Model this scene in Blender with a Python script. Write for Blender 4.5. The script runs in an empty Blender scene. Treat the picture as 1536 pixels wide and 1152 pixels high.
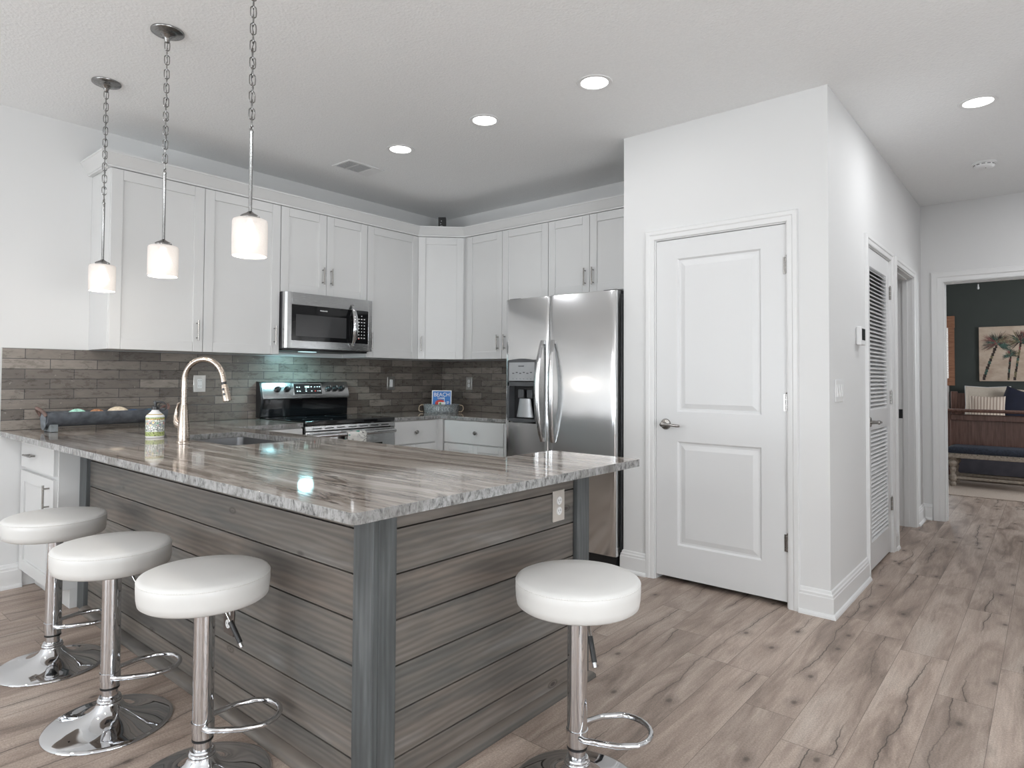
import bpy, bmesh, math, random
from mathutils import Vector, Matrix
random.seed(7)
PI = math.pi
SC = bpy.context.scene
COL = SC.collection

# ------------------------------------------------------------------ camera
YAW, PITCH, ROLL, CAMH = math.radians(40.216), math.radians(1.483), math.radians(0.338), 1.211
cam_d = bpy.data.cameras.new('camera')
cam = bpy.data.objects.new('camera', cam_d)
COL.objects.link(cam)
fw = Vector((-math.sin(YAW)*math.cos(PITCH), math.cos(YAW)*math.cos(PITCH), math.sin(PITCH)))
rt = Vector((math.cos(YAW), math.sin(YAW), 0))
up = rt.cross(fw)
rt2 = rt*math.cos(ROLL) + up*math.sin(ROLL)
up2 = up*math.cos(ROLL) - rt*math.sin(ROLL)
cam.matrix_world = Matrix((( rt2.x, up2.x, -fw.x, 0), (rt2.y, up2.y, -fw.y, 0), (rt2.z, up2.z, -fw.z, CAMH), (0, 0, 0, 1)))
cam_d.sensor_width = 36
cam_d.lens = 962.875/1536*36
cam_d.shift_x = (768-763.457)/1536
cam_d.shift_y = (541.148-576)/1536
cam_d.clip_start = 0.05
SC.camera = cam

# ------------------------------------------------------------------ exposure, world, daylight
SC.view_settings.view_transform = 'Standard'
SC.view_settings.look = 'None'
SC.view_settings.exposure = 0.16
SC.view_settings.gamma = 1.0
SC.view_settings.use_curve_mapping = False
SC.cycles.max_bounces = 10
SC.cycles.diffuse_bounces = 5
SC.cycles.glossy_bounces = 5
SC.cycles.transmission_bounces = 6
SC.cycles.sample_clamp_indirect = 4.0
SC.cycles.caustics_reflective = False
SC.cycles.caustics_refractive = False

w = bpy.data.worlds.new('world'); SC.world = w; w.use_nodes = True
wn = w.node_tree.nodes; wl = w.node_tree.links
bg = wn['Background']
tc = wn.new('ShaderNodeTexCoord'); sep = wn.new('ShaderNodeSeparateXYZ'); cr = wn.new('ShaderNodeValToRGB')
wl.new(tc.outputs['Generated'], sep.inputs[0]); wl.new(sep.outputs['Z'], cr.inputs[0]); wl.new(cr.outputs[0], bg.inputs[0])
cr.color_ramp.elements[0].position = 0.0; cr.color_ramp.elements[0].color = (.42, .45, .42, 1)
cr.color_ramp.elements[1].position = 0.06; cr.color_ramp.elements[1].color = (.78, .88, 1, 1)
bg.inputs[1].default_value = 2.2

def area(name, loc, size, size_y, power, color, aim, spread=PI):
    d = bpy.data.lights.new(name, 'AREA'); d.shape = 'RECTANGLE'; d.size = size; d.size_y = size_y
    d.energy = power; d.color = color; d.spread = spread
    o = bpy.data.objects.new(name, d); COL.objects.link(o)
    o.location = loc; o.rotation_euler = Vector(aim).to_track_quat('-Z', 'Y').to_euler()
    return o
# daylight entering through the real window openings behind and beside the camera
DAY = (0.93, 0.97, 1.0)
area('daylight_patio_window', (-2.9, -4.12, 1.28), 2.2, 1.7, 36, DAY, (0.05, 1, 0.10))
area('daylight_garden_window', (0.6, -4.12, 1.28), 2.2, 1.7, 10, DAY, (-0.1, 1, 0.10))
area('daylight_side_window', (2.92, 0.0, 1.35), 2.4, 1.6, 44, DAY, (-1, 0.1, 0.1))
# added upward lamps at these windows, imitating ground bounce to brighten the ceiling
area('ground_bounce_patio_window', (-2.9, -4.08, 0.9), 2.2, .9, 80, (.90, .96, 1), (0.0, 1, 1.3))
area('ground_bounce_garden_window', (0.6, -4.08, 0.9), 2.2, .9, 80, (.90, .96, 1), (-0.2, 1, 1.3))
area('ground_bounce_side_window', (2.88, 0.0, 0.95), 2.4, .9, 84, (.90, .96, 1), (-1, 0.1, 1.0))
area('daylight_bedroom_window', (-1.75, 11.3, 1.35), 1.0, 1.0, 14, DAY, (0.3, -1, -0.1))
area('daylight_bedroom_side_window', (2.35, 9.0, 1.5), 1.6, 1.3, 75, DAY, (-1, 0.1, -0.15))

# ------------------------------------------------------------------ constants of the room (metres)
XR, YF, YP, XH, YE, XPL = -4.53, 4.352, 3.572, -0.87, 6.636, -2.069
HC, ZC = 2.74, 0.893
YB, XE = -4.2, 3.0
WT = 0.12

# ------------------------------------------------------------------ materials
MATS = {}
def sock(nt, v, inp):
    if isinstance(v, bpy.types.NodeSocket): nt.links.new(v, inp)
    else:
        if isinstance(v, (tuple, list)) and len(v) == 3 and inp.type == 'RGBA': v = (*v, 1)
        inp.default_value = v
class G:
    """tiny node-graph helper"""
    def __init__(s, name):
        s.m = bpy.data.materials.new(name); s.m.use_nodes = True; s.nt = s.m.node_tree
        s.b = s.nt.nodes['Principled BSDF']; s.tc = s.nt.nodes.new('ShaderNodeTexCoord')
    def n(s, typ, out=0, props=None, **kw):
        nd = s.nt.nodes.new(typ)
        for k, v in (props or {}).items(): setattr(nd, k, v)
        for k, v in kw.items():
            key = int(k[1:]) if k[0] == 'i' and k[1:].isdigit() else k.replace('_', ' ')
            sock(s.nt, v, nd.inputs[key])
        return nd.outputs[out]
    def co(s, scale=(1, 1, 1), rot=(0, 0, 0), loc=(0, 0, 0), src='Object'):
        return s.n('ShaderNodeMapping', Vector=s.tc.outputs[src], Scale=scale, Rotation=rot, Location=loc)
    def noise(s, v, scale, detail=3, rough=.5, dist=0, out=0):
        return s.n('ShaderNodeTexNoise', out, Vector=v, Scale=scale, Detail=detail, Roughness=rough, Distortion=dist)
    def math(s, op, a, b=0.0, clamp=False):
        return s.n('ShaderNodeMath', 0, {'operation': op, 'use_clamp': clamp}, i0=a, i1=b)
    def ramp(s, f, stops, interp='LINEAR'):
        nd = s.nt.nodes.new('ShaderNodeValToRGB'); s.nt.links.new(f, nd.inputs[0]); r = nd.color_ramp; r.interpolation = interp
        while len(r.elements) < len(stops): r.elements.new(1)
        for e, (p, c) in zip(r.elements, stops):
            e.position = p; e.color = (*c, 1) if len(c) == 3 else c
        return nd.outputs[0]
    def mix(s, f, a, b, mode='MIX'):
        nd = s.nt.nodes.new('ShaderNodeMix'); nd.data_type = 'RGBA'; nd.blend_type = mode
        sock(s.nt, f, nd.inputs[0]); sock(s.nt, a, nd.inputs[6]); sock(s.nt, b, nd.inputs[7]); return nd.outputs[2]
    def bump(s, h, strength=.2, dist=.01):
        sock(s.nt, s.n('ShaderNodeBump', Height=h, Strength=strength, Distance=dist), s.b.inputs['Normal'])
    def set(s, **kw):
        for k, v in kw.items(): sock(s.nt, v, s.b.inputs[k.replace('_', ' ')])
        return s.m
def simple(name, col, rough=.5, metal=0, spec=.5, coat=0, var=.03, scale=12, **kw):
    g = G(name); n = g.noise(g.co(), scale, 2)
    c1 = tuple(max(0, c*(1-var)) for c in col); c2 = tuple(min(1, c*(1+var)) for c in col)
    g.set(Base_Color=g.ramp(n, [(.3, c1), (.7, c2)]), Roughness=rough, Metallic=metal, Specular_IOR_Level=spec, Coat_Weight=coat, **kw)
    MATS[name] = g.m; return g.m

wall_white = simple('wall_paint', (.70, .70, .698), .6, var=.008, scale=1.5)
trim_white = simple('trim_paint', (.74, .74, .738), .35, var=.008, scale=3)
door_white = simple('door_paint', (.70, .702, .705), .38, var=.008, scale=3)
cab_white = simple('cabinet_paint', (.66, .66, .657), .38, var=.01, scale=4)
box_grey = simple('cabinet_box', (.74, .75, .75), .45, var=.02)
def ceiling_mat():
    g = G('ceiling_texture'); v = g.co()
    n1 = g.noise(v, 95, 2, .5); n2 = g.n('ShaderNodeTexVoronoi', 0, Vector=v, Scale=70.0)
    h = g.math('ADD', g.math('MULTIPLY', n1, .8), g.math('MULTIPLY', n2, .35))
    g.bump(h, .3, .008)
    return g.set(Base_Color=g.ramp(n1, [(.3, (.84, .845, .845)), (.7, (.88, .885, .885))]), Roughness=.85)
ceil_m = ceiling_mat()

def floor_mat():
    g = G('vinyl_plank_floor'); P = g.tc.outputs['Object']
    sp = g.n('ShaderNodeSeparateXYZ', 0, Vector=P); X, Y = sp, sp.node.outputs[1]
    wd, ln = .178, 1.22
    row = g.math('FLOOR', g.math('DIVIDE', X, wd))
    rr = g.n('ShaderNodeTexWhiteNoise', 0, {'noise_dimensions': '1D'}, W=row)
    yy = g.math('ADD', g.math('DIVIDE', Y, ln), g.math('MULTIPLY', rr, 7.3))
    cell = g.math('FLOOR', yy)
    cv = g.n('ShaderNodeCombineXYZ', 0, X=row, Y=cell, Z=0.0)
    rnd = g.n('ShaderNodeTexWhiteNoise', 0, {'noise_dimensions': '2D'}, Vector=cv)
    off = g.math('MULTIPLY', rnd, 31.0)
    gv = g.n('ShaderNodeCombineXYZ', 0, X=g.math('MULTIPLY', X, 6.0), Y=g.math('ADD', Y, off), Z=off)
    warp = g.noise(gv, 1.6, 2)
    base = g.noise(gv, 1.5, 6, .62, .8)
    fine_v = g.n('ShaderNodeCombineXYZ', 0, X=g.math('MULTIPLY', X, 90.0), Y=g.math('MULTIPLY', g.math('ADD', Y, off), 4.0), Z=off)
    fine = g.noise(fine_v, 1.2, 3, .7)
    col = g.ramp(base, [(.28, (.19, .146, .122)), (.43, (.39, .305, .255)), (.56, (.54, .44, .375)), (.75, (.68, .59, .515))])
    col = g.mix(g.math('MULTIPLY', fine, .62), col, (.15, .115, .095), 'MIX')
    tone = g.ramp(rnd, [(0, (.91, .91, .91)), (1, (1.08, 1.07, 1.06))])
    col = g.mix(1.0, col, tone, 'MULTIPLY')
    # one meandering crack line along many planks, and small dark knots
    fx = g.math('FRACT', g.math('DIVIDE', X, wd))
    yv = g.n('ShaderNodeCombineXYZ', 0, X=off, Y=g.math('ADD', Y, off), Z=row)
    wand = g.noise(yv, .9, 6, .58)
    cen = g.math('ADD', g.math('MULTIPLY', g.math('SUBTRACT', wand, .5), 1.5), g.math('ADD', .32, g.math('MULTIPLY', rnd, .36)))
    ck = g.math('ABSOLUTE', g.math('SUBTRACT', fx, cen))
    gate = g.ramp(g.noise(yv, 1.1, 1), [(.46, (0, 0, 0)), (.56, (1, 1, 1))])
    crack = g.math('MULTIPLY', g.ramp(ck, [(0, (1, 1, 1)), (.007, (.8, .8, .8)), (.015, (0, 0, 0))]), gate)
    halo = g.math('MULTIPLY', g.ramp(ck, [(0, (1, 1, 1)), (.14, (0, 0, 0))]), g.math('MULTIPLY', gate, fine))
    col = g.mix(g.math('MULTIPLY', halo, .7), col, (.10, .078, .066))
    col = g.mix(g.math('MULTIPLY', crack, .85), col, (.045, .034, .028))
    kv = g.n('ShaderNodeCombineXYZ', 0, X=g.math('MULTIPLY', X, 1.6), Y=g.math('ADD', Y, off), Z=0.0)
    kd = g.n('ShaderNodeTexVoronoi', 0, {'voronoi_dimensions': '2D'}, Vector=kv, Scale=3.4)
    kj = g.math('ADD', kd, g.math('MULTIPLY', g.math('SUBTRACT', fine, .5), .03))
    knot = g.ramp(kj, [(0, (1, 1, 1)), (.04, (.8, .8, .8)), (.07, (.35, .35, .35)), (.15, (.18, .18, .18)), (.22, (0, 0, 0))])
    kr = g.n('ShaderNodeSeparateColor', 0, Color=kd.node.outputs['Color'])
    knot = g.math('MULTIPLY', knot, g.math('GREATER_THAN', kr, .55))
    col = g.mix(g.math('MULTIPLY', knot, .85), col, (.06, .045, .038))
    sp3 = g.noise(P, 170, 3, .7); col = g.mix(1.0, col, g.ramp(sp3, [(.3, (.74, .74, .74)), (.7, (1.24, 1.24, 1.24))]), 'MULTIPLY')
    # joints
    fy = g.math('FRACT', yy)
    ex = g.math('MINIMUM', fx, g.math('SUBTRACT', 1.0, fx)); ey = g.math('MINIMUM', fy, g.math('SUBTRACT', 1.0, fy))
    jx = g.math('LESS_THAN', ex, .006); jy = g.math('LESS_THAN', ey, .0011)
    j = g.math('MAXIMUM', jx, jy)
    col = g.mix(g.math('MULTIPLY', j, .6), col, (.07, .055, .047))
    hgt = g.math('SUBTRACT', g.math('MULTIPLY', fine, .3), g.math('ADD', g.math('MULTIPLY', crack, .6), j))
    g.bump(hgt, .12, .004)
    return g.set(Base_Color=col, Roughness=g.ramp(base, [(.3, (.42, .42, .42)), (.7, (.55, .55, .55))]), Specular_IOR_Level=.4)
floor_m = floor_mat()

def tile_mat(axis):
    """long wood-look tile; axis = horizontal axis in object space (world)"""
    g = G('wood_look_tile_'+axis); P = g.tc.outputs['Object']
    sp = g.n('ShaderNodeSeparateXYZ', 0, Vector=P)
    H = sp if axis == 'x' else sp.node.outputs[1]; Z = sp.node.outputs[2]
    v = g.n('ShaderNodeCombineXYZ', 0, X=g.math('ADD', H, 20.045), Y=g.math('SUBTRACT', Z, .893-.0585*4), Z=0.0)
    br = g.nt.nodes.new('ShaderNodeTexBrick'); br.offset = .5; br.squash = 1
    g.nt.links.new(v, br.inputs['Vector'])
    for k, val in dict(Scale=1.0, Mortar_Size=.0022, Mortar_Smooth=.1, Bias=0.0, Brick_Width=.245, Row_Height=.0585).items():
        br.inputs[k.replace('_', ' ')].default_value = val
    br.inputs['Color1'].default_value = (0, 0, 0, 1); br.inputs['Color2'].default_value = (1, 1, 1, 1); br.inputs['Mortar'].default_value = (.5, .5, .5, 1)
    tone = g.ramp(br.outputs['Color'], [(0, (.11, .094, .082)), (.3, (.155, .134, .117)), (.7, (.205, .178, .156)), (1, (.26, .228, .20))])
    gv = g.co(scale=(6, 5, 16) if axis == 'y' else (5, 6, 16)); n = g.noise(gv, 2.2, 6, .72, .3)
    col = g.mix(1.0, tone, g.ramp(n, [(.25, (.74, .74, .74)), (.5, (1, 1, 1)), (.8, (1.3, 1.28, 1.25))]), 'MULTIPLY')
    sp2 = g.noise(g.co(), 60, 2); col = g.mix(g.ramp(sp2, [(.68, (0, 0, 0)), (.76, (.7, .7, .7))]), col, (.33, .30, .27))
    col = g.mix(br.outputs['Fac'], col, (.045, .042, .04))
    g.bump(g.math('SUBTRACT', g.math('MULTIPLY', n, .3), br.outputs['Fac']), .35, .003)
    return g.set(Base_Color=col, Roughness=g.ramp(n, [(.3, (.22, .22, .22)), (.7, (.38, .38, .38))]), Specular_IOR_Level=.55)
tile_y, tile_x = tile_mat('y'), tile_mat('x')

def stone_mat(name, edge=False, axis='x'):
    g = G(name)
    sc = (.55, 9, 9) if axis == 'x' else (9, .55, 9)
    v = g.co(scale=sc)
    wv = g.noise(g.co(scale=(.7, 1.2, 1) if axis == 'x' else (1.2, .7, 1)), 1.2, 2)
    v2 = g.n('ShaderNodeVectorMath', 0, {'operation': 'ADD'}, i0=v, i1=g.n('ShaderNodeCombineXYZ', 0, X=g.math('MULTIPLY', wv, 1.5), Y=g.math('MULTIPLY', wv, 1.5), Z=0.0))
    a = g.noise(v2, 1.9, 8, .74, .15); b = g.noise(v2, 5.5, 6, .8, .1); c = g.noise(g.co(), 140, 3, .7)
    vein = g.noise(v2, .9, 5, .62, .5)
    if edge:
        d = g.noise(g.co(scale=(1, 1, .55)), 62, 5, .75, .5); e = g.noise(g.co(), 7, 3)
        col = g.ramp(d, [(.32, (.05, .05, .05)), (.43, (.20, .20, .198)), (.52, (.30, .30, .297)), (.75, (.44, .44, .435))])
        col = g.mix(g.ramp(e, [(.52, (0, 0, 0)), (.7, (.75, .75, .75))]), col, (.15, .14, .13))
    else:
        col = g.ramp(a, [(.34, (.095, .074, .060)), (.43, (.245, .203, .172)), (.50, (.385, .34, .302)), (.60, (.53, .49, .448)), (.72, (.67, .64, .60))])
        col = g.mix(g.ramp(b, [(.55, (0, 0, 0)), (.72, (.7, .7, .7))]), col, (.15, .115, .095))
        vl = g.math('ABSOLUTE', g.math('SUBTRACT', vein, .5))
        col = g.mix(g.ramp(vl, [(0, (.85, .85, .85)), (.008, (.5, .5, .5)), (.02, (0, 0, 0))]), col, (.05, .032, .024))
        col = g.mix(g.ramp(c, [(.6, (0, 0, 0)), (.8, (.5, .5, .5))]), col, (.52, .49, .46))
    return g.set(Base_Color=col, Roughness=.06 if not edge else .16, Specular_IOR_Level=.62)
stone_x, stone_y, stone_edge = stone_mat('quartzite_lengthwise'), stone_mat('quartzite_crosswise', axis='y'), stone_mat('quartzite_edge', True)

def plankwood(name, axis, dark=False):
    """grey stained pine boards; axis = grain direction"""
    g = G(name); P = g.tc.outputs['Object']
    sp = g.n('ShaderNodeSeparateXYZ', 0, Vector=P); ax = {'x': sp, 'y': sp.node.outputs[1], 'z': sp.node.outputs[2]}
    if axis == 'z': L, Cc, row = ax['z'], g.math('ADD', ax['x'], ax['y']), g.math('FLOOR', g.math('MULTIPLY', g.math('ADD', ax['x'], ax['y']), 9.0))
    else:
        L, Cc = ax[axis], ax['z']; row = g.math('FLOOR', g.math('DIVIDE', g.math('SUBTRACT', ax['z'], .768-.1325*8), .1325))
    rnd = g.n('ShaderNodeTexWhiteNoise', 0, {'noise_dimensions': '1D'}, W=row)
    off = g.math('MULTIPLY', rnd, 17.0)
    v = g.n('ShaderNodeCombineXYZ', 0, X=g.math('ADD', L, off), Y=g.math('MULTIPLY', Cc, 7.0), Z=off)
    big = g.noise(v, 1.6, 4, .6, .6)
    v3 = g.n('ShaderNodeCombineXYZ', 0, X=g.math('MULTIPLY', g.math('ADD', L, off), .55), Y=g.math('MULTIPLY', Cc, 5.0), Z=off)
    rings = g.n('ShaderNodeTexWave', 0, {'wave_type': 'BANDS', 'bands_direction': 'Y'}, Vector=v3, Scale=3.0, Distortion=7.0, Detail=2.0, Detail_Scale=1.1, Detail_Roughness=.55)
    fv = g.n('ShaderNodeCombineXYZ', 0, X=g.math('MULTIPLY', L, 5.0), Y=g.math('MULTIPLY', Cc, 160.0), Z=off); fine = g.noise(fv, 1.0, 3, .7)
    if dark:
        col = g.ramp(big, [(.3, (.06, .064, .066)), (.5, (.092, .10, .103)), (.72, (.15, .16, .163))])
    else:
        col = g.ramp(big, [(.25, (.085, .082, .077)), (.42, (.145, .138, .127)), (.55, (.19, .168, .147)), (.75, (.25, .242, .23))])
        tone = g.ramp(rnd, [(0, (.93, .95, .96)), (.5, (1, 1, 1)), (1, (1.06, 1.0, .97))])
        col = g.mix(1.0, col, tone, 'MULTIPLY')
    col = g.mix(.3 if dark else .38, col, g.mix(1.0, col, g.ramp(rings, [(0, (.55, .55, .55)), (1, (1.3, 1.3, 1.3))]), 'MULTIPLY'))
    col = g.mix(g.math('MULTIPLY', fine, .4), col, (.07, .07, .067))
    if not dark:
        kv = g.n('ShaderNodeCombineXYZ', 0, X=g.math('ADD', L, off), Y=g.math('MULTIPLY', Cc, 2.2), Z=off)
        kd = g.n('ShaderNodeTexVoronoi', 0, Vector=kv, Scale=2.4)
        col = g.mix(g.ramp(kd, [(0, (.9, .9, .9)), (.03, (.8, .8, .8)), (.045, (.1, .1, .1)), (.06, (.6, .6, .6)), (.085, (0, 0, 0))]), col, (.04, .032, .027))
    g.bump(fine, .1, .002)
    return g.set(Base_Color=col, Roughness=.5, Specular_IOR_Level=.35)
ship_x, ship_y, post_m = plankwood('grey_pine_boards_long', 'x'), plankwood('grey_pine_boards_end', 'y'), plankwood('grey_pine_post', 'z', True)

def brushed(name, col, rough, stretch=(1, 1, 60), aniso=0.0, bump=.02):
    g = G(name); n = g.noise(g.co(scale=stretch), 18, 3, .6)
    r = g.ramp(n, [(.3, (rough*.85,)*3), (.7, (rough*1.2,)*3)])
    g.bump(n, bump, .001)
    return g.set(Base_Color=col, Metallic=1.0, Roughness=r, Anisotropic=aniso)
steel = brushed('brushed_steel', (.56, .56, .56), .24)
steel_fr = brushed('fridge_steel', (.80, .805, .81), .17, (60, 60, 1), bump=.006)
nickel = brushed('satin_nickel', (.34, .325, .31), .24, (1, 1, 20))
faucet_m = brushed('champagne_nickel', (.43, .365, .31), .25, (1, 1, 20))
pend_m = brushed('pendant_nickel', (.27, .265, .26), .25, (1, 1, 20))
chrome = simple('chrome', (.66, .665, .68), .035, 1, var=.01)
dark_steel = simple('dark_steel', (.10, .10, .105), .35, .8, var=.05)
sink_m = brushed('sink_steel', (.22, .22, .225), .38)
black_gloss = simple('black_glass', (.008, .008, .009), .05, 0, .6, var=.02)
black_satin = simple('black_plastic', (.015, .015, .016), .32, var=.05)
dark_grey = simple('fridge_side', (.045, .046, .048), .4, var=.05)
disp_grey = simple('dispenser_plastic', (.07, .073, .077), .3, var=.05)
panel_grey = simple('panel_silver', (.38, .39, .40), .35, .4, var=.05)
white_pl = simple('white_plastic', (.80, .80, .80), .35, var=.01)
plate_steel = simple('plate_steel', (.55, .54, .52), .3, .9, var=.03)
white_ink = simple('white_ink', (.8, .8, .8), .5, var=.01)
dark_ink = simple('dark_ink', (.06, .06, .065), .5, var=.01)
red_ink = simple('red_ink', (.55, .04, .03), .5)
dark_gap = simple('shadow_gap_rubber', (.02, .02, .02), .8)
vinyl_white = simple('white_leatherette', (.66, .652, .635), .42, var=.02, scale=5)
seam_m = simple('stitched_seam', (.68, .67, .65), .6, var=.1, scale=300)
def emis(name, col, strength):
    g = G(name); n = g.noise(g.co(), 3, 1)
    return g.set(Base_Color=(.9, .9, .9), Emission_Color=g.ramp(n, [(.2, col), (.8, col)]), Emission_Strength=strength)
can_glow = emis('downlight_lens', (1, .99, .97), 6)
bulb_glow = emis('bulb_glow', (1, .95, .9), 2.6)
led_green = emis('clock_digits', (.1, .8, .55), .5)
def shade_mat():
    g = G('seeded_glass'); v = g.co(); n = g.n('ShaderNodeTexVoronoi', 0, Vector=v, Scale=160.0)
    g.bump(n, .4, .002)
    g.set(Base_Color=(.82, .79, .77), Roughness=.4, Transmission_Weight=.55, IOR=1.2, Emission_Color=(1, .93, .86), Emission_Strength=.16, Subsurface_Weight=.0)
    return g.m
shade_m = shade_mat()
def glass_mat():
    g = G('window_glass'); n = g.noise(g.co(), 2, 1)
    return g.set(Base_Color=(.95, .97, 1), Roughness=g.math('MULTIPLY', n, .02), Transmission_Weight=1.0, IOR=1.02)
glass_m = glass_mat()
granite_dark = None

# ------------------------------------------------------------------ geometry helpers
WM = {}
class MB:
    def __init__(s): s.bm = bmesh.new(); s.mi = 0
    def _f(s, vs):
        try: f = s.bm.faces.new(vs); f.material_index = s.mi; return f
        except ValueError: return None
    def box(s, x0, x1, y0, y1, z0, z1, M=None):
        P = [(x0,y0,z0),(x1,y0,z0),(x1,y1,z0),(x0,y1,z0),(x0,y0,z1),(x1,y0,z1),(x1,y1,z1),(x0,y1,z1)]
        v = [s.bm.verts.new(M @ Vector(p) if M else p) for p in P]
        for q in ((0,3,2,1),(4,5,6,7),(0,1,5,4),(1,2,6,5),(2,3,7,6),(3,0,4,7)): s._f([v[i] for i in q])
        return s
    def quad(s, *P): s._f([s.bm.verts.new(p) for p in P]); return s
    def prism(s, poly, z0, z1, M=None):
        """poly: 2D ccw list, extruded along z"""
        a = [s.bm.verts.new(M @ Vector((x, y, z0)) if M else (x, y, z0)) for x, y in poly]
        b = [s.bm.verts.new(M @ Vector((x, y, z1)) if M else (x, y, z1)) for x, y in poly]
        n = len(poly); s._f(a[::-1]); s._f(b)
        for i in range(n): s._f([a[i], a[(i+1) % n], b[(i+1) % n], b[i]])
        return s
    def loft(s, rings, closed_u=True, cap0=True, cap1=True):
        R = [[s.bm.verts.new(p) for p in r] for r in rings]; n = len(R[0])
        for a, b in zip(R, R[1:]):
            for i in range(n if closed_u else n-1): s._f([a[i], a[(i+1) % n], b[(i+1) % n], b[i]])
        if closed_u:
            if cap0: s._f(R[0][::-1])
            if cap1: s._f(R[-1])
        return s
    def lathe(s, prof, seg=40, M=None, cap=True):
        rings = []
        for r, z in prof:
            rings.append([(M @ Vector((r*math.cos(2*PI*i/seg), r*math.sin(2*PI*i/seg), z))) if M else (r*math.cos(2*PI*i/seg), r*math.sin(2*PI*i/seg), z) for i in range(seg)])
        return s.loft(rings, True, cap and prof[0][0] > 1e-5, cap and prof[-1][0] > 1e-5)
    def tube(s, pts, r, seg=10, closed=False):
        pts = [Vector(p) for p in pts]; n = len(pts); rr = r if isinstance(r, (list, tuple)) else [r]*n
        def tan(i):
            if closed: return (pts[(i+1) % n]-pts[i-1]).normalized()
            return (pts[min(i+1, n-1)]-pts[max(i-1, 0)]).normalized()
        t = tan(0); u = t.orthogonal().normalized(); rings = []
        for i in range(n):
            t2 = tan(i); q = t.rotation_difference(t2); u = q @ u; t = t2; v = t.cross(u)
            rings.append([pts[i]+(u*math.cos(2*PI*k/seg)+v*math.sin(2*PI*k/seg))*rr[i] for k in range(seg)])
        if closed:
            rings.append(rings[0]); R = [[s.bm.verts.new(p) for p in r_] for r_ in rings[:-1]]; R.append(R[0])
            for a, b in zip(R, R[1:]):
                for i in range(seg): s._f([a[i], a[(i+1) % seg], b[(i+1) % seg], b[i]])
            return s
        return s.loft(rings)
    def sweep(s, path, prof, f, closed=False):
        """2D path with mitres; prof = closed list of (offset to the right of travel, depth); f(u, v, d) -> 3D"""
        P = [Vector(p) for p in path]; n = len(P); rings = []
        for i in range(n):
            dirs = []
            if i > 0 or closed: dirs.append((P[i]-P[i-1]).normalized())
            if i < n-1 or closed: dirs.append((P[(i+1) % n]-P[i]).normalized())
            ns = [Vector((d.y, -d.x)) for d in dirs]
            if len(ns) == 2: m = (ns[0]+ns[1]).normalized(); k = 1/max(.2, m.dot(ns[0]))
            else: m, k = ns[0], 1
            rings.append([f(*(P[i]+m*o*k), d) for o, d in prof])
        if closed: rings.append(rings[0])
        return s.loft(rings, True, not closed, not closed)
    def rings(s, x0, x1, z0, z1, y, steps):
        """nested rectangles facing -y: steps = (inset, depth)"""
        prev = None
        for ins, dep in steps:
            cur = [s.bm.verts.new(p) for p in ((x0+ins, y+dep, z0+ins), (x1-ins, y+dep, z0+ins), (x1-ins, y+dep, z1-ins), (x0+ins, y+dep, z1-ins))]
            if prev:
                for i in range(4): s._f([prev[i], prev[(i+1) % 4], cur[(i+1) % 4], cur[i]])
            prev = cur
        s._f(prev); return s
def put(name, mb, mats, parent=None, bevel=0, smooth=True, angle=38, fix=True):
    me = bpy.data.meshes.new(name)
    if fix: bmesh.ops.recalc_face_normals(mb.bm, faces=mb.bm.faces[:])
    mb.bm.to_mesh(me); mb.bm.free()
    for m in (mats if isinstance(mats, (list, tuple)) else [mats]): me.materials.append(m)
    if smooth:
        me.polygons.foreach_set('use_smooth', [True]*len(me.polygons)); me.set_sharp_from_angle(angle=math.radians(angle))
    o = bpy.data.objects.new(name, me); COL.objects.link(o)
    if parent: o.parent = parent
    if bevel:
        b = o.modifiers.new('bevel', 'BEVEL'); b.width = bevel; b.segments = 2; b.limit_method = 'ANGLE'; b.angle_limit = math.radians(40)
    return o
def tag(o, label=None, cat=None, group=None, kind=None):
    if label: o['label'] = label
    if cat: o['category'] = cat
    if group: o['group'] = group
    if kind: o['kind'] = kind
    return o
def thing(name, label, cat, loc=(0, 0, 0), rotz=0, group=None, parent=None):
    o = bpy.data.objects.new(name, None); COL.objects.link(o); o.empty_display_size = .05
    o.location = loc; o.rotation_euler = (0, 0, rotz)
    if parent: o.parent = parent
    return tag(o, label, cat, group)
def struct(name, mb, m, label=None, **kw):
    o = put(name, mb, m, **kw); o['kind'] = 'structure'
    if label: o['label'] = label
    return o
def copy_tree(o, parent=None):
    c = o.copy(); COL.objects.link(c)
    if parent: c.parent = parent
    for ch in list(o.children): copy_tree(ch, c)
    return c
def text(s, size, m, parent, M, name='lettering', bold=0.0, extrude=.0006, width=None, align='CENTER'):
    cu = bpy.data.curves.new(name, 'FONT'); cu.body = s; cu.size = size; cu.extrude = extrude; cu.offset = bold
    cu.align_x = align; cu.align_y = 'CENTER'
    t = bpy.data.objects.new(name+'_tmp', cu); COL.objects.link(t)
    me = bpy.data.meshes.new_from_object(t); bpy.data.objects.remove(t); bpy.data.curves.remove(cu)
    me.materials.clear(); me.materials.append(m)
    if width:
        xs = [v.co.x for v in me.vertices]; k = width/(max(xs)-min(xs))
        for v in me.vertices: v.co.x *= k
    me.transform(M); o = bpy.data.objects.new(name, me); COL.objects.link(o)
    if parent: o.parent = parent
    return o
RX = Matrix.Rotation(PI/2, 4, 'X')     # text lying in xy -> standing, facing -y
def T(*a): return Matrix.Translation(a)

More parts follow.
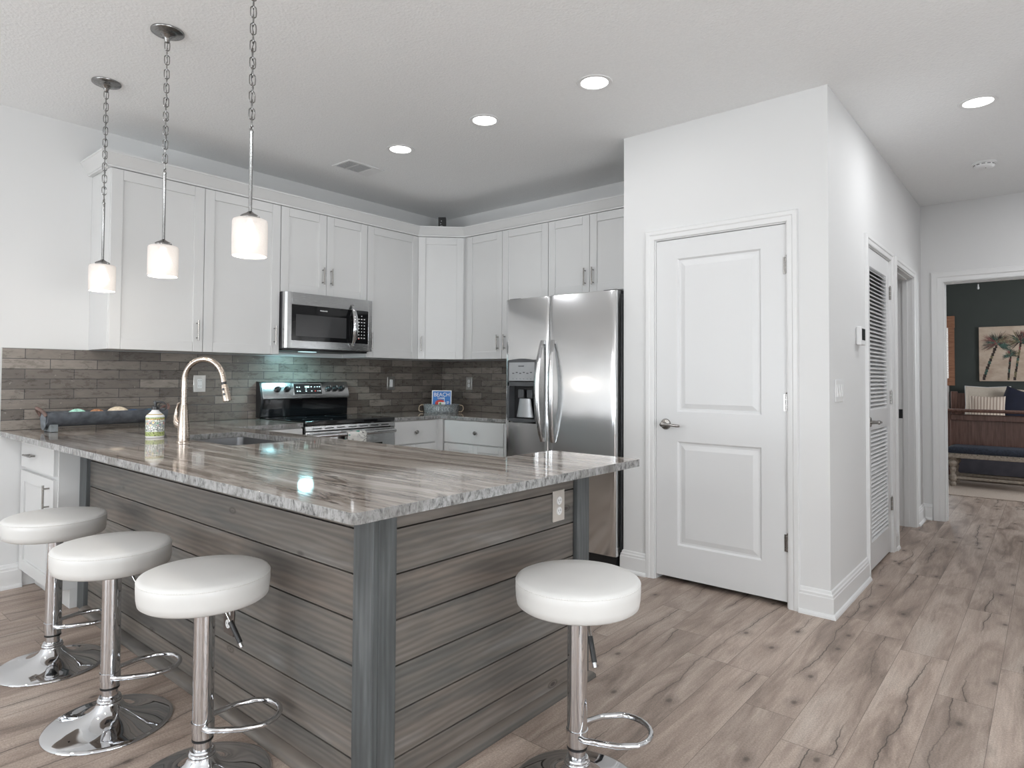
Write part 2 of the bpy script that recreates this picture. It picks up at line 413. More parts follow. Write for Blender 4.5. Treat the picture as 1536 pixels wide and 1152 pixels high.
# ================================================================== the room shell
BY1 = 11.45                                   # far wall of the bedroom
struct('floor', MB().box(XR-WT, XE+WT, YB-WT, BY1+WT, -.1, 0), floor_m)
struct('ceiling', MB().box(XR-WT, XE+WT, YB-WT, BY1+WT, HC, HC+.1), ceil_m)
struct('wall_left', MB().box(XR-WT, XR, YB-WT, YF+WT, 0, HC), wall_white)
struct('wall_back', MB().box(XR, -2.2, YF, YF+WT, 0, HC), wall_white)
m = MB()                                       # pantry front with door opening, and its left return
OX0, OX1, OZ = -1.848, -1.078, 2.052
m.box(XPL, OX0, YP, YP+WT, 0, HC); m.box(OX1, XH, YP, YP+WT, 0, HC); m.box(OX0, OX1, YP, YP+WT, OZ, HC)
m.box(XPL, XPL+.1, YP+WT, YF+WT, 0, HC)
struct('wall_pantry', m, wall_white)
L0, L1, D0, D1 = 4.462, 5.20, 5.425, 6.20      # louvred door and bathroom opening in the hall wall
m = MB()
for a, b in ((YP+WT, L0), (L1, D0), (D1, YE)): m.box(XH-WT, XH, a, b, 0, HC)
m.box(XH-WT, XH, L0, L1, OZ, HC); m.box(XH-WT, XH, D0, D1, OZ, HC)
struct('wall_hall', m, wall_white)
struct('wall_utility', MB().box(-2.2, -2.08, YF+WT, YE, 0, HC), wall_white)  # unseen wall added to stop outside light leaking through the hall openings
struct('wall_closet_divider', MB().box(-2.07, XH-WT, 5.27, 5.36, 0, HC), wall_white)
E0, E1 = -.705, .21                            # bedroom doorway
m = MB(); m.box(-2.72, E0, YE, YE+WT, 0, HC); m.box(E1, 2.62, YE, YE+WT, 0, HC); m.box(E0, E1, YE, YE+WT, OZ, HC)
struct('wall_hall_end', m, wall_white)
struct('wall_hall_right', MB().box(.42, .42+WT, 3.42, YE, 0, HC), wall_white)
struct('wall_living_return', MB().box(.42, XE, 3.3, 3.42, 0, HC), wall_white)
# rear and east walls of the living area with windows
def window_wall(name, horiz, pos, a0, a1, wins, z0, z1):
    m = MB(); cur = a0
    def bx(p, q, u, v):
        if horiz: m.box(p, q, pos-WT, pos, u, v)
        else: m.box(pos, pos+WT, p, q, u, v)
    for p, q in wins:
        bx(cur, p, 0, HC); bx(p, q, 0, z0); bx(p, q, z1, HC); cur = q
    bx(cur, a1, 0, HC); struct(name, m, wall_white)
window_wall('wall_rear', True, YB, XR, XE, [(-4.0, -1.8), (-.5, 1.7)], .4, 2.15)
window_wall('wall_east', False, XE, YB, 3.42, [(-1.2, 1.2)], .5, 2.15)
wi = [0]
def window(horiz, pos, p, q, z0, z1):
    wi[0] += 1
    r = bpy.data.objects.new('window_%d' % wi[0], None); COL.objects.link(r); r['kind'] = 'structure'
    r['label'] = 'white framed window behind the viewer'
    f = MB(); g = MB()
    def bx(mb, a, b, d0, d1, u, v):
        if horiz: mb.box(a, b, pos-d1, pos-d0, u, v)
        else: mb.box(pos+d0, pos+d1, a, b, u, v)
    t = .06
    bx(f, p, p+t, .02, .1, z0, z1); bx(f, q-t, q, .02, .1, z0, z1); bx(f, p+t, q-t, .02, .1, z0, z0+t); bx(f, p+t, q-t, .02, .1, z1-t, z1)
    c = (p+q)/2; bx(f, c-.03, c+.03, .03, .09, z0+t, z1-t)
    bx(g, p+t, q-t, .055, .061, z0+t, z1-t)
    put('window_frame', f, trim_white, r, .003); put('window_pane', g, glass_m, r)
window(True, YB, -4.0, -1.8, .4, 2.15); window(True, YB, -.5, 1.7, .4, 2.15); window(False, XE, -1.2, 1.2, .5, 2.15)

# bedroom shell
green_wall = simple('dark_green_wall_paint', (.042, .050, .046), .6, var=.05, scale=3)
WX0, WX1, WZ0, WZ1 = -2.05, -1.16, .70, 2.05
m = MB(); m.box(-2.72, WX0, BY1, BY1+WT, 0, HC); m.box(WX1, 2.62, BY1, BY1+WT, 0, HC); m.box(WX0, WX1, BY1, BY1+WT, 0, WZ0); m.box(WX0, WX1, BY1, BY1+WT, WZ1, HC)
struct('wall_bedroom_far', m, green_wall)
struct('wall_bedroom_left', MB().box(-2.72, -2.6, YE+WT, BY1, 0, HC), green_wall)
m = MB(); m.box(2.5, 2.62, YE+WT, 8.2, 0, HC); m.box(2.5, 2.62, 9.8, BY1, 0, HC); m.box(2.5, 2.62, 8.2, 9.8, 0, .85); m.box(2.5, 2.62, 8.2, 9.8, 2.15, HC)
struct('wall_bedroom_right', m, green_wall)
def bedroom_window(name, label, f, g):
    r = bpy.data.objects.new(name, None); COL.objects.link(r); r['kind'] = 'structure'; r['label'] = label
    put('window_frame', f, trim_white, r, .003); put('window_pane', g, glass_m, r)
f = MB(); y = BY1
for a in ((WX0, WX0+.07, WZ0, WZ1), (WX1-.07, WX1, WZ0, WZ1), (WX0+.07, WX1-.07, WZ0, WZ0+.06), (WX0+.07, WX1-.07, WZ1-.06, WZ1), (WX0+.07, WX1-.07, 1.35, 1.39)):
    f.box(a[0], a[1], y-.015, y+.06, a[2], a[3])
bedroom_window('window_4', 'white framed bedroom window behind the woven shade', f, MB().box(WX0+.07, WX1-.07, y+.02, y+.026, WZ0+.06, WZ1-.06))
f = MB()
for a in ((8.2, 8.27, .85, 2.15), (9.73, 9.8, .85, 2.15), (8.27, 9.73, .85, .91), (8.27, 9.73, 2.09, 2.15)): f.box(2.52, 2.6, a[0], a[1], a[2], a[3])
bedroom_window('window_5', 'white framed side window of the bedroom', f, MB().box(2.55, 2.556, 8.27, 9.73, .91, 2.09))

# skirting, casings and jambs
BASE = [(0, 0), (.030, 0), (.029, .010), (.024, .018), (.017, .022), (.016, .098), (.013, .103), (.013, .114), (.008, .120), (.006, .131), (.0, .136)]
flat = lambda u, v, d: (u, v, d)
def baseboard(name, path): struct(name, MB().sweep(path, BASE, flat), trim_white, angle=18)
baseboard('baseboard_pantry', [(-1.02, YP), (XH, YP), (XH, L0-.062)])
baseboard('baseboard_pantry_left', [(XPL, YP+.3), (XPL, YP), (-1.905, YP)])
baseboard('baseboard_hall', [(XH, L1+.062), (XH, D0-.062)])
baseboard('baseboard_hall_corner', [(XH, D1+.062), (XH, YE), (E0-.095, YE)])
baseboard('baseboard_left', [(XR, 1.033), (XR, YB)][::-1])
baseboard('baseboard_bedroom', [(-2.6, BY1), (2.5, BY1)])
CAS = [(.004, 0), (.004, .011), (.010, .014), (.030, .014), (.036, .018), (.056, .019), (.060, .013), (.061, 0)]
CASW = [(.004, 0), (.004, .011), (.012, .014), (.040, .014), (.048, .019), (.084, .020), (.092, .014), (.093, 0)]
def casing(n, u0, u1, z1, f, prof=CAS, label=None): struct('trim_%d' % n, MB().sweep([(u1, 0), (u1, z1), (u0, z1), (u0, 0)], prof, f), trim_white, label, angle=30)
casing(1, OX0, OX1, OZ, lambda u, v, d: (u, YP-d, v), label='white casing around the pantry door')
casing(2, L0, L1, OZ, lambda u, v, d: (XH+d, u, v), label='white casing around the louvered door')
casing(3, D0, D1, OZ, lambda u, v, d: (XH+d, u, v), label='white casing around the open hall doorway')
casing(4, E0, E1, OZ, lambda u, v, d: (u, YE-d, v), CASW, 'white casing around the bedroom doorway')
def jamb(n, boxes, label):
    m = MB()
    for b in boxes: m.box(*b)
    struct('trim_%d' % n, m, trim_white, label)
j = .0035
jamb(5, [(OX0, OX0+j, YP, YP+WT, 0, OZ-j), (OX1-j, OX1, YP, YP+WT, 0, OZ-j), (OX0, OX1, YP, YP+WT, OZ-j, OZ), (OX0, OX1, YP+.045, YP+.057, OZ-.012, OZ)], 'pantry door jamb')
jamb(6, [(XH-WT, XH, L0, L0+j, 0, OZ-j), (XH-WT, XH, L1-j, L1, 0, OZ-j), (XH-WT, XH, L0, L1, OZ-j, OZ)], 'louvered door jamb')
jamb(7, [(XH-WT, XH, D0, D0+j, 0, OZ-j), (XH-WT, XH, D1-j, D1, 0, OZ-j), (XH-WT, XH, D0, D1, OZ-j, OZ), (XH-.075, XH-.04, D1-.012, D1, 0, OZ-.012), (XH-.075, XH-.04, D0, D0+.012, 0, OZ-.012), (XH-.075, XH-.04, D0, D1, OZ-.012, OZ)], 'open hall doorway jamb with door stop')
jamb(8, [(E0, E0+j, YE, YE+WT, 0, OZ-j), (E1-j, E1, YE, YE+WT, 0, OZ-j), (E0, E1, YE, YE+WT, OZ-j, OZ), (E0, E0+.012, YE+.04, YE+.075, 0, OZ-.012), (E0, E1, YE+.04, YE+.075, OZ-.012, OZ)], 'bedroom doorway jamb with door stop')
sp_ = put('strike_plate', MB().box(XH-.108, XH-.080, D1-j-.0015, D1-j, .89, .965), black_satin)
tag(sp_, 'small black strike plate on the jamb of the open hall doorway', 'strike plate')

# ------------------------------------------------------------------ pantry door
def hinge(parent, x, z, h=.09):
    m = MB()
    for k in range(3): m.lathe([(.0065, z-h/2+k*h/3+.001), (.0065, z-h/2+(k+1)*h/3-.001)], 12, T(x, -.006, 0))
    m.lathe([(.004, z+h/2), (.005, z+h/2+.006), (.002, z+h/2+.01)], 12, T(x, -.006, 0)); m.box(x-.016, x+.003, -.003, .0, z-h/2, z+h/2)
    put('hinge', m, nickel, parent)
def lever_handle(parent, x, z, d=1):
    m = MB(); M = T(x, 0, z) @ Matrix.Rotation(PI/2, 4, 'X')
    m.lathe([(.033, 0), (.033, .004), (.029, .010), (.013, .014), (.011, .045), (.014, .052), (.012, .060), (0, .062)], 28, M)
    pts = [(x, -.052, z), (x+d*.03, -.053, z+.002), (x+d*.06, -.052, z-.001), (x+d*.09, -.049, z-.004), (x+d*.108, -.046, z-.004)]
    m.tube(pts, [.011, .009, .008, .0085, .007], 12)
    return put('door_handle', m, nickel, parent)
dr = thing('door_1', 'closed white two panel pantry door with lever handle at its left', None, (OX0+.005, YP+.004, 0)); dr['kind'] = 'structure'
W = OX1-OX0-.010; px0, px1 = .136, .628; slab = MB()
Z0, Z1 = .030, 2.045
slab.box(0, W, .012, .036, Z0, Z1)
for b in ((0, px0, Z0, Z1), (px1, W, Z0, Z1), (px0, px1, Z0, .222), (px0, px1, .836, 1.012), (px0, px1, 1.928, Z1)): slab.box(b[0], b[1], 0, .012, b[2], b[3])
for z0, z1 in ((.222, .836), (1.012, 1.928)): slab.rings(px0, px1, z0, z1, 0, [(0, 0), (.010, .010), (.020, .0105), (.048, .003)])
put('door_slab', slab, door_white, dr, angle=12)
for z in (1.82, 1.085, .34): hinge(dr, W+.003, z)
lever_handle(dr, .062, .935)
put('latch_plate', MB().box(-.012, -.0015, -.001, .02, .905, .965), nickel, dr)

# ------------------------------------------------------------------ louvered hall door (faces +x: root turned a quarter)
dl = thing('door_2', 'white louvered closet door in the hallway', None, (XH-.003, L0+.004, 0), PI/2); dl['kind'] = 'structure'
W = L1-L0-.008; s = .095; m = MB()
for b in ((0, s, .02, 2.045), (W-s, W, .02, 2.045), (s, W-s, .02, .19), (s, W-s, .89, 1.015), (s, W-s, 1.93, 2.045)): m.box(b[0], b[1], 0, .034, b[2], b[3])
put('door_frame', m, door_white, dl, .0015)
m = MB()
for z0, z1 in ((.19, .89), (1.015, 1.93)):
    n = round((z1-z0)/.0262)
    for i in range(n):
        z = z0+(i+.5)*(z1-z0)/n
        m.box(s, W-s, -.019, .019, -.003, .003, T(0, .017, z) @ Matrix.Rotation(math.radians(38), 4, 'X'))
put('louver_slats', m, door_white, dl)
for z in (1.82, 1.085, .34): hinge(dl, W+.004, z)
lever_handle(dl, .05, .945)
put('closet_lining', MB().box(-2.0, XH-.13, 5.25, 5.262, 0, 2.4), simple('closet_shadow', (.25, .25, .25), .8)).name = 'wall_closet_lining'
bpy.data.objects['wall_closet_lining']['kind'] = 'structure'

# ------------------------------------------------------------------ tiled backsplash (part of the walls)
struct('wall_tile_left', MB().box(XR+.0003, XR+.009, .918, YF-.009, ZC+.0005, 1.3615), tile_y)
struct('wall_tile_back', MB().box(XR+.009, -2.99, YF-.009, YF-.0003, ZC+.0005, 1.3615), tile_x)
struct('trim_9', MB().box(XR+.0003, XR+.010, .914, .9178, ZC, 1.364), simple('tile_edge_metal', (.5, .5, .48), .3, .8), 'thin metal edge of the backsplash')
struct('trim_10', MB().box(XR+.0003, XR+.010, .9178, 1.345, 1.3617, 1.3645), MATS['tile_edge_metal'], 'thin metal edge along the backsplash top')

# ================================================================== cabinets
def bar_pull(parent, x, z, length=.13, vertical=True, y=-.02):
    m = MB(); r = .0055
    a = length/2
    if vertical:
        m.tube([(x, y-.028, z-a), (x, y-.028, z+a)], r, 12)
        for k in (-1, 1): m.tube([(x, y, z+k*a*.72), (x, y-.028, z+k*a*.72)], .0045, 10)
    else:
        m.tube([(x-a, y-.028, z), (x+a, y-.028, z)], r, 12)
        for k in (-1, 1): m.tube([(x+k*a*.72, y, z), (x+k*a*.72, y-.028, z)], .0045, 10)
    return put('handle', m, nickel, parent)
def knob(parent, x, z, y=-.02):
    return put('knob', MB().lathe([(.006, 0), (.006, .012), (.015, .018), (.0165, .024), (.013, .030), (0, .032)], 24, T(x, y, z) @ Matrix.Rotation(PI/2, 4, 'X')), nickel, parent)
def shaker(parent, x0, x1, z0, z1, pull=None, name='cabinet_door', fr=.062, flat_front=False):
    """front at local y=-.02, back at y=0"""
    m = MB()
    if flat_front: m.box(x0, x1, -.02, 0, z0, z1)
    else:
        m.box(x0, x0+fr, -.02, 0, z0, z1); m.box(x1-fr, x1, -.02, 0, z0, z1)
        g = .0012
        m.box(x0+fr+g, x1-fr-g, -.0195, 0, z1-fr, z1); m.box(x0+fr+g, x1-fr-g, -.0195, 0, z0, z0+fr)
        m.box(x0+fr-.001, x1-fr+.001, -.010, -.001, z0+.001, z1-.001)
    d = put(name, m, cab_white, parent, .0012)
    if pull:
        k, x, z = pull
        if k == 'v': bar_pull(d, x, z)
        elif k == 'h': bar_pull(d, x, z, vertical=False)
        else: knob(d, x, z)
    return d
def cabinet(name, label, loc, rotz, w, d, z0, z1, cat='cabinet', group=None, open_left=0):
    """local x along the front, y=0 the front of the box, depth towards +y"""
    r = thing(name, label, cat, loc, rotz, group)
    m = MB(); m.box(0, w, 0, d, z0, z1)
    put('cabinet_box', m, cab_white, r, .001)
    return r
Q = PI/2
FX = XR+.31        # front of the upper boxes on the left wall; doors stand .02 proud
D = XR+.309
UZ0, UZ1, g = 1.365, 2.435, .0022
def upper_left(y0, y1, label, z0=UZ0, name='wall_cabinet'):
    return cabinet(name, label, (FX, y0, 0), Q, y1-y0-.001, .3085, z0, UZ1)
c = upper_left(1.345, 2.432, 'tall two door white wall cabinet left of the microwave')
shaker(c, g, .545, UZ0, UZ1-.004, ('v', .507, 1.50)); shaker(c, .549, 1.084, UZ0, UZ1-.004, ('v', 1.045, 1.50))
c = upper_left(2.433, 3.194, 'short two door white wall cabinet above the microwave', 1.815)
shaker(c, g, .378, 1.818, UZ1-.004, ('v', .345, 1.965)); shaker(c, .382, .758, 1.818, UZ1-.004, ('v', .418, 1.965))
c = upper_left(3.195, 3.741, 'single door white wall cabinet right of the microwave')
shaker(c, g, .543, UZ0, UZ1-.004, ('v', .034, 1.50))
# diagonal corner cabinet
r = thing('corner_wall_cabinet', 'diagonal single door white cabinet in the kitchen corner', 'cabinet', (FX, 3.742, 0), PI/4)
A = Vector((FX, 3.742)); B = Vector((-3.93, YF-.31))
dl_ = (B-A).length; ang = math.atan2(B.y-A.y, B.x-A.x); r.rotation_euler = (0, 0, ang)
Minv = (Matrix.Translation((A.x, A.y, 0)) @ Matrix.Rotation(ang, 4, 'Z')).inverted()
poly = [(A.x, A.y), (B.x, B.y), (B.x, YF-.001), (XR+.001, YF-.001), (XR+.001, A.y)]
poly2 = [tuple((Minv @ Vector((x, y, 0)))[:2]) for x, y in poly]
put('cabinet_box', MB().prism(poly2, UZ0, UZ1), cab_white, r, .001)
shaker(r, .012, dl_-.012, UZ0, UZ1-.004, ('v', .042, 1.50))
def upper_back(x0, x1, label, z0=UZ0):
    return cabinet('wall_cabinet', label, (x0, YF-.31, 0), 0, x1-x0-.001, .3085, z0, UZ1)
c = upper_back(-3.929, -3.004, 'tall two door white wall cabinet between corner and refrigerator')
shaker(c, .042, .446, UZ0, UZ1-.004, ('v', .41, 1.50)); shaker(c, .450, .922, UZ0, UZ1-.004, ('v', .485, 1.50))
c = upper_back(-3.003, XPL-.001, 'short two door white wall cabinet above the refrigerator', 1.845)
shaker(c, g, .380, 1.848, UZ1-.004, ('v', .348, 1.965)); shaker(c, .384, .765, 1.848, UZ1-.004, ('v', .418, 1.965)); put('filler_strip', MB().box(.769, .930, -.018, 0, 1.848, UZ1-.004), cab_white, c)
# crown
CR = [(0, UZ1-.008), (.022, UZ1-.008), (.022, UZ1+.004), (.026, UZ1+.006), (.062, UZ1+.062), (.066, UZ1+.064), (.066, UZ1+.074), (.0, UZ1+.074)]
crown = put('crown_molding', MB().sweep([(XR+.001, 1.344), (FX+.0, 1.344), (FX+.0, 3.742), (-3.93, YF-.31), (XPL-.002, YF-.31)], [(o, z+.0005+.008) for o, z in CR], flat), cab_white, angle=20)
tag(crown, 'white sloped crown molding running along the tops of all wall cabinets', 'molding')

# base cabinets
BZ0, BZ1 = .10, ZC-.0285
def base(loc, rotz, w, d, label): 
    r = cabinet('base_cabinet', label, loc, rotz, w, d, BZ0, BZ1)
    put('toe_kick', MB().box(.0, w, .06, d, .001, BZ0), cab_white, r); return r
BX = XR+.63        # -3.90
c = base((XR+.002, 1.037, 0), 0, .63, .55, 'white base cabinet under the left end of the long counter beside the wall')
shaker(c, .012, .618, .688, .838, ('h', .235, .765), 'drawer', flat_front=True); shaker(c, .012, .618, .105, .668, ('v', .555, .575))
c = base((BX, 1.98, 0), Q, .452, .62, 'white base cabinet between sink corner and range')
shaker(c, .02, .448, .682, .856, ('k', .23, .77), 'drawer', flat_front=True); shaker(c, .02, .448, .105, .67)
c = base((BX, 3.224, 0), Q, .44, .62, 'white base cabinet with knob drawer right of the range')
shaker(c, .004, .436, .682, .858, ('k', .215, .772), 'drawer', flat_front=True); shaker(c, .004, .218, .105, .672, fr=.05); shaker(c, .221, .436, .105, .672, fr=.05)
put('corner_filler', MB().box(.441, .495, -.0, .02, BZ0, BZ1).box(.4755, .495, -.06, -.0, BZ0, BZ1), cab_white, c)
c = base((-3.822, 3.718, 0), 0, .80, .63, 'white base cabinet with knob drawer left of the refrigerator')
shaker(c, .004, .645, .682, .858, ('k', .365, .772), 'drawer', flat_front=True); shaker(c, .004, .325, .105, .672, fr=.05); shaker(c, .328, .645, .105, .672, fr=.05)
put('filler_strip', MB().box(.648, .79, -.018, 0, BZ0, .858), cab_white, c)

# ------------------------------------------------------------------ countertops
CT = .0285
def slab_top(name, label, poly, mats, hole=None):
    bm = bmesh.new()
    outer = [bm.verts.new((x, y, 0)) for x, y in poly]; es = [bm.edges.new((outer[i], outer[(i+1) % len(outer)])) for i in range(len(outer))]
    if hole:
        h = [bm.verts.new((x, y, 0)) for x, y in hole]; es += [bm.edges.new((h[i], h[(i+1) % len(h)])) for i in range(len(h))]
    bmesh.ops.triangle_fill(bm, edges=es, use_beauty=True)
    for v in bm.verts: v.co.z = ZC
    ex = bmesh.ops.extrude_face_region(bm, geom=bm.faces[:])
    for v in [e for e in ex['geom'] if isinstance(e, bmesh.types.BMVert)]: v.co.z = ZC-CT
    bmesh.ops.recalc_face_normals(bm, faces=bm.faces[:])
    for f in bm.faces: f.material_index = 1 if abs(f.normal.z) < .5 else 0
    mb = MB(); mb.bm.free(); mb.bm = bm
    o = put(name, mb, mats, None, .005, fix=False, angle=50); o.modifiers['bevel'].segments = 3
    return tag(o, label, 'countertop')
def arc(cx, cy, r, a0, a1, n=5): return [(cx+r*math.cos(a0+(a1-a0)*i/n), cy+r*math.sin(a0+(a1-a0)*i/n)) for i in range(n+1)]
IX, IY0, IY1, IYJ, XJ = -1.24, .913, 1.95, 2.275, -1.675
poly = [(XR+.001, IY0)] + arc(IX-.02, IY0+.02, .02, -PI/2, 0) + arc(IX-.015, IYJ-.015, .015, 0, PI/2) + [(XJ, IYJ), (XJ, IY1), (-3.88, IY1), (-3.88, 2.433), (XR+.001, 2.433)]
hole = arc(-3.50, 1.79, .03, PI, PI/2, 3) + arc(-2.88, 1.79, .03, PI/2, 0, 3) + arc(-2.88, 1.45, .03, 0, -PI/2, 3) + arc(-3.50, 1.45, .03, -PI/2, -PI, 3)
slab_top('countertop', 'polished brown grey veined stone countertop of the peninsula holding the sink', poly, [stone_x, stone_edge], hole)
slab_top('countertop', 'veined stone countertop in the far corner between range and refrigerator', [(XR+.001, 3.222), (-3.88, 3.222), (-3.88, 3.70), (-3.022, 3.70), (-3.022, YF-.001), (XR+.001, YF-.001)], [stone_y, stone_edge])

# ------------------------------------------------------------------ peninsula cladding
pen = thing('kitchen_peninsula', 'grey stained wood board peninsula base under the long stone counter', 'kitchen peninsula', (-1.445, 1.13, 0))
def P(name, mb, mt, **kw):
    o = put(name, mb, mt, pen, **kw); o.data.transform(T(1.445, -1.13, 0)); return o
TZ = ZC-CT-.0005; ZG, PG = .768, .1325
def rows():
    out = [(ZG+.0026, TZ)]; z = ZG
    while z > .01: out.append((max(.002, z-PG+.0026), z-.0026)); z -= PG
    return out
m = MB()
for a, b in rows(): m.box(-3.80, -1.536, 1.15, 1.168, a, b)
P('backing_board', MB().box(-3.80, -1.536, 1.1685, 1.178, .002, TZ).box(-1.495, -1.4835, 1.216, 2.134, .002, TZ), post_m)  # backing in the darker post colour, imitating shade in the board grooves
P('long_side_boards', m, ship_x)
m = MB()
for a, b in rows(): m.box(-1.483, -1.465, 1.216, 2.134, a, b)
P('end_side_boards', m, ship_y)
P('corner_post', MB().box(-1.536, -1.445, 1.13, 1.15, .001, TZ).box(-1.465, -1.4465, 1.1508, 1.216, .001, TZ), post_m, bevel=.002)
P('end_post', MB().box(-1.465, -1.445, 2.135, 2.22, .001, TZ).box(-1.66, -1.466, 2.20, 2.22, .001, TZ), post_m, bevel=.002)
P('wall_end_post', MB().box(-3.896, -3.80, 1.13, 1.17, .001, TZ), post_m, bevel=.002)
P('top_rail', MB().box(-3.80, -1.537, 1.142, 1.15, ZG+.03, TZ).box(-1.465, -1.457, 1.2165, 2.134, ZG+.05, TZ), post_m, bevel=.001)
P('wing_side', MB().box(-1.66, -1.64, 1.93, 2.20, .001, TZ), post_m)
P('inner_side', MB().box(-3.88, -1.66, 1.905, 1.925, .1, TZ), cab_white)
P('base_molding', MB().sweep([(-3.80, 1.13), (-1.445, 1.13), (-1.445, 2.22), (-1.66, 2.22)], [(-.018, .001), (.022, .001), (.021, .012), (.014, .022), (.003, .028), (-.018, .028)], flat), ship_x, angle=60)

# ------------------------------------------------------------------ sink and faucet
sk = thing('kitchen_sink', 'dark stainless undermount sink set into the peninsula counter', 'sink', (-3.19, 1.62, ZC-CT-.22))
zs = .219; x0, x1, y0, y1 = -.345, .345, -.205, .205
def rr(ix, iy, z): 
    x, y, r = .345-ix, .205-iy, .035
    return [(a, b, z) for a, b in arc(x-r, y-r, r, 0, PI/2, 4)+arc(-x+r, y-r, r, PI/2, PI, 4)+arc(-x+r, -y+r, r, PI, 1.5*PI, 4)+arc(x-r, -y+r, r, 1.5*PI, 2*PI, 4)]
m = MB().loft([rr(-.02, -.02, zs), rr(-.002, -.002, zs), rr(0, 0, zs-.01), rr(.004, .004, .03), rr(.03, .03, .004), rr(.26, .14, .0)], cap0=False)
put('basin', m, sink_m, sk); put('drain', MB().lathe([(.045, .0045), (.040, .002), (.02, .0015), (0, .001)], 24, T(0, .02, 0)), chrome, sk)
fa = thing('kitchen_faucet', 'brushed nickel gooseneck pull down faucet behind the sink', 'faucet', (-3.148, 1.335, ZC))
put('body', MB().lathe([(.031, 0), (.031, .004), (.027, .007), (.0275, .03), (.024, .08), (.0185, .145), (.0155, .175), (.0152, .178)], 32), faucet_m, fa)
pts = [(0, 0, .178), (0, 0, .22), (0, 0, .27)]
dx, dy = .83, .56                                # the spout swings over the basin
R_ = .098
for i in range(1, 17):
    a = PI-i*PI*.93/16; pts.append(((R_+R_*math.cos(a))*dx, (R_+R_*math.cos(a))*dy, .29+R_*1.08*math.sin(a)))
pts.append((pts[-1][0]+.004*dx, pts[-1][1]+.004*dy, pts[-1][2]-.025))
put('spout', MB().tube(pts, .0135, 20), faucet_m, fa)
e = Vector(pts[-1]); dn = Vector((.22*dx, .22*dy, -1)).normalized()
Mh = Matrix.Translation(e) @ dn.to_track_quat('Z', 'Y').to_matrix().to_4x4()
put('hose_collar', MB().lathe([(.0125, 0), (.013, .012)], 24, Mh), black_satin, fa)
hd = put('spray_head', MB().lathe([(.0145, .012), (.016, .02), (.0185, .055), (.021, .085), (.020, .092), (.016, .093), (0, .092)], 28, Mh), faucet_m, fa)
side = Vector((dy, -dx, 0)).normalized()
c0 = e+dn*.045
for k, (o, rr_) in enumerate(((-.012, .006), (.012, .007))):
    pc = e+dn*(.047+o)+side*.0165
    put('spray_button', MB().lathe([(rr_, 0), (rr_*.9, .003), (0, .0035)], 14, Matrix.Translation(pc) @ side.to_track_quat('Z', 'Y').to_matrix().to_4x4()), black_satin, hd)
hx, hy = -.83, -.25
m = MB().tube([(hx*.015, hy*.015, .075), (hx*.04, hy*.04, .085), (hx*.052, hy*.052, .098)], [.017, .019, .017], 18)
m.tube([(hx*.052, hy*.052, .095), (hx*.060, hy*.060, .125), (hx*.052, hy*.052, .16), (hx*.040, hy*.040, .185), (hx*.026, hy*.026, .188)], [.016, .011, .007, .006, .005], 14)
put('lever', m, faucet_m, fa)

# ================================================================== appliances
# refrigerator: root at its front left floor corner, front faces -y
fr = thing('refrigerator', 'stainless side by side refrigerator with ice and water dispenser', 'refrigerator', (-3.003, 3.50, 0))
FW, FM, FT = .912, .392, 1.768
put('cabinet_body', MB().box(.012, FW+.008, .078, .82, .035, 1.75), dark_grey, fr, .004)
put('base_grille', MB().box(.015, FW-.015, .045, .10, .012, .085), black_satin, fr)
[put('hinge_cover', MB().box(a_, a_+.1, .03, .16, 1.751, 1.775), black_satin, fr, .004) for a_ in (.02, FW-.105)]
def fdoor(x0, x1, hole=None):
    """door with a gently bowed front, rounded vertical edges; optional rectangular hole"""
    n = 22; w_ = x1-x0; xs = [0, .004, .010, .018] + [.018+(w_-.036)*i/n for i in range(1, n)] + [w_-.018, w_-.010, w_-.004, w_]
    if hole: xs = sorted(set([x for x in xs if not any(abs(x-(h-x0)) < .006 for h in hole[:2])] + [hole[0]-x0, hole[1]-x0]))
    def yy(x):
        d = min(x, w_-x); e = 0 if d >= .018 else .018-math.sqrt(max(0, .018**2-(.018-d)**2))
        t = (x0+x)/FW*2-1; return e+.010*t*t
    zs = [.092, .098] + ([hole[2], hole[3]] if hole else []) + [FT-.006, FT]
    m = MB(); V = {}
    for i, x in enumerate(xs):
        for k, z in enumerate(zs):
            V[i, k] = m.bm.verts.new((x0+x, yy(x)+(.005 if k in (0, len(zs)-1) else 0), z))
    for i in range(len(xs)-1):
        for k in range(len(zs)-1):
            if hole and k == 2 and hole[0]-x0-1e-5 <= xs[i] < hole[1]-x0-1e-5: continue
            m._f([V[i, k], V[i+1, k], V[i+1, k+1], V[i, k+1]])
    top = [(x0+x, yy(x)+.005, FT) for x in xs] + [(x1, .07, FT), (x0, .07, FT)]
    bot = [(x0+x, yy(x)+.005, .092) for x in xs] + [(x1, .07, .092), (x0, .07, .092)]
    m._f([m.bm.verts.new(p) for p in top]); m._f([m.bm.verts.new(p) for p in bot][::-1])
    m.quad((x0, yy(0), .092), (x0, yy(0), FT), (x0, .07, FT), (x0, .07, .092)); m.quad((x1, yy(0), .092), (x1, .07, .092), (x1, .07, FT), (x1, yy(0), FT))
    return m
hx0, hx1, hz0, hz1 = .036, .288, .892, 1.335
d1 = put('freezer_door', fdoor(0, FM, (hx0, hx1, hz0, hz1)), steel_fr, fr, angle=50)
d2 = put('refrigerator_door', fdoor(FM+.006, FW), steel_fr, fr, angle=50)
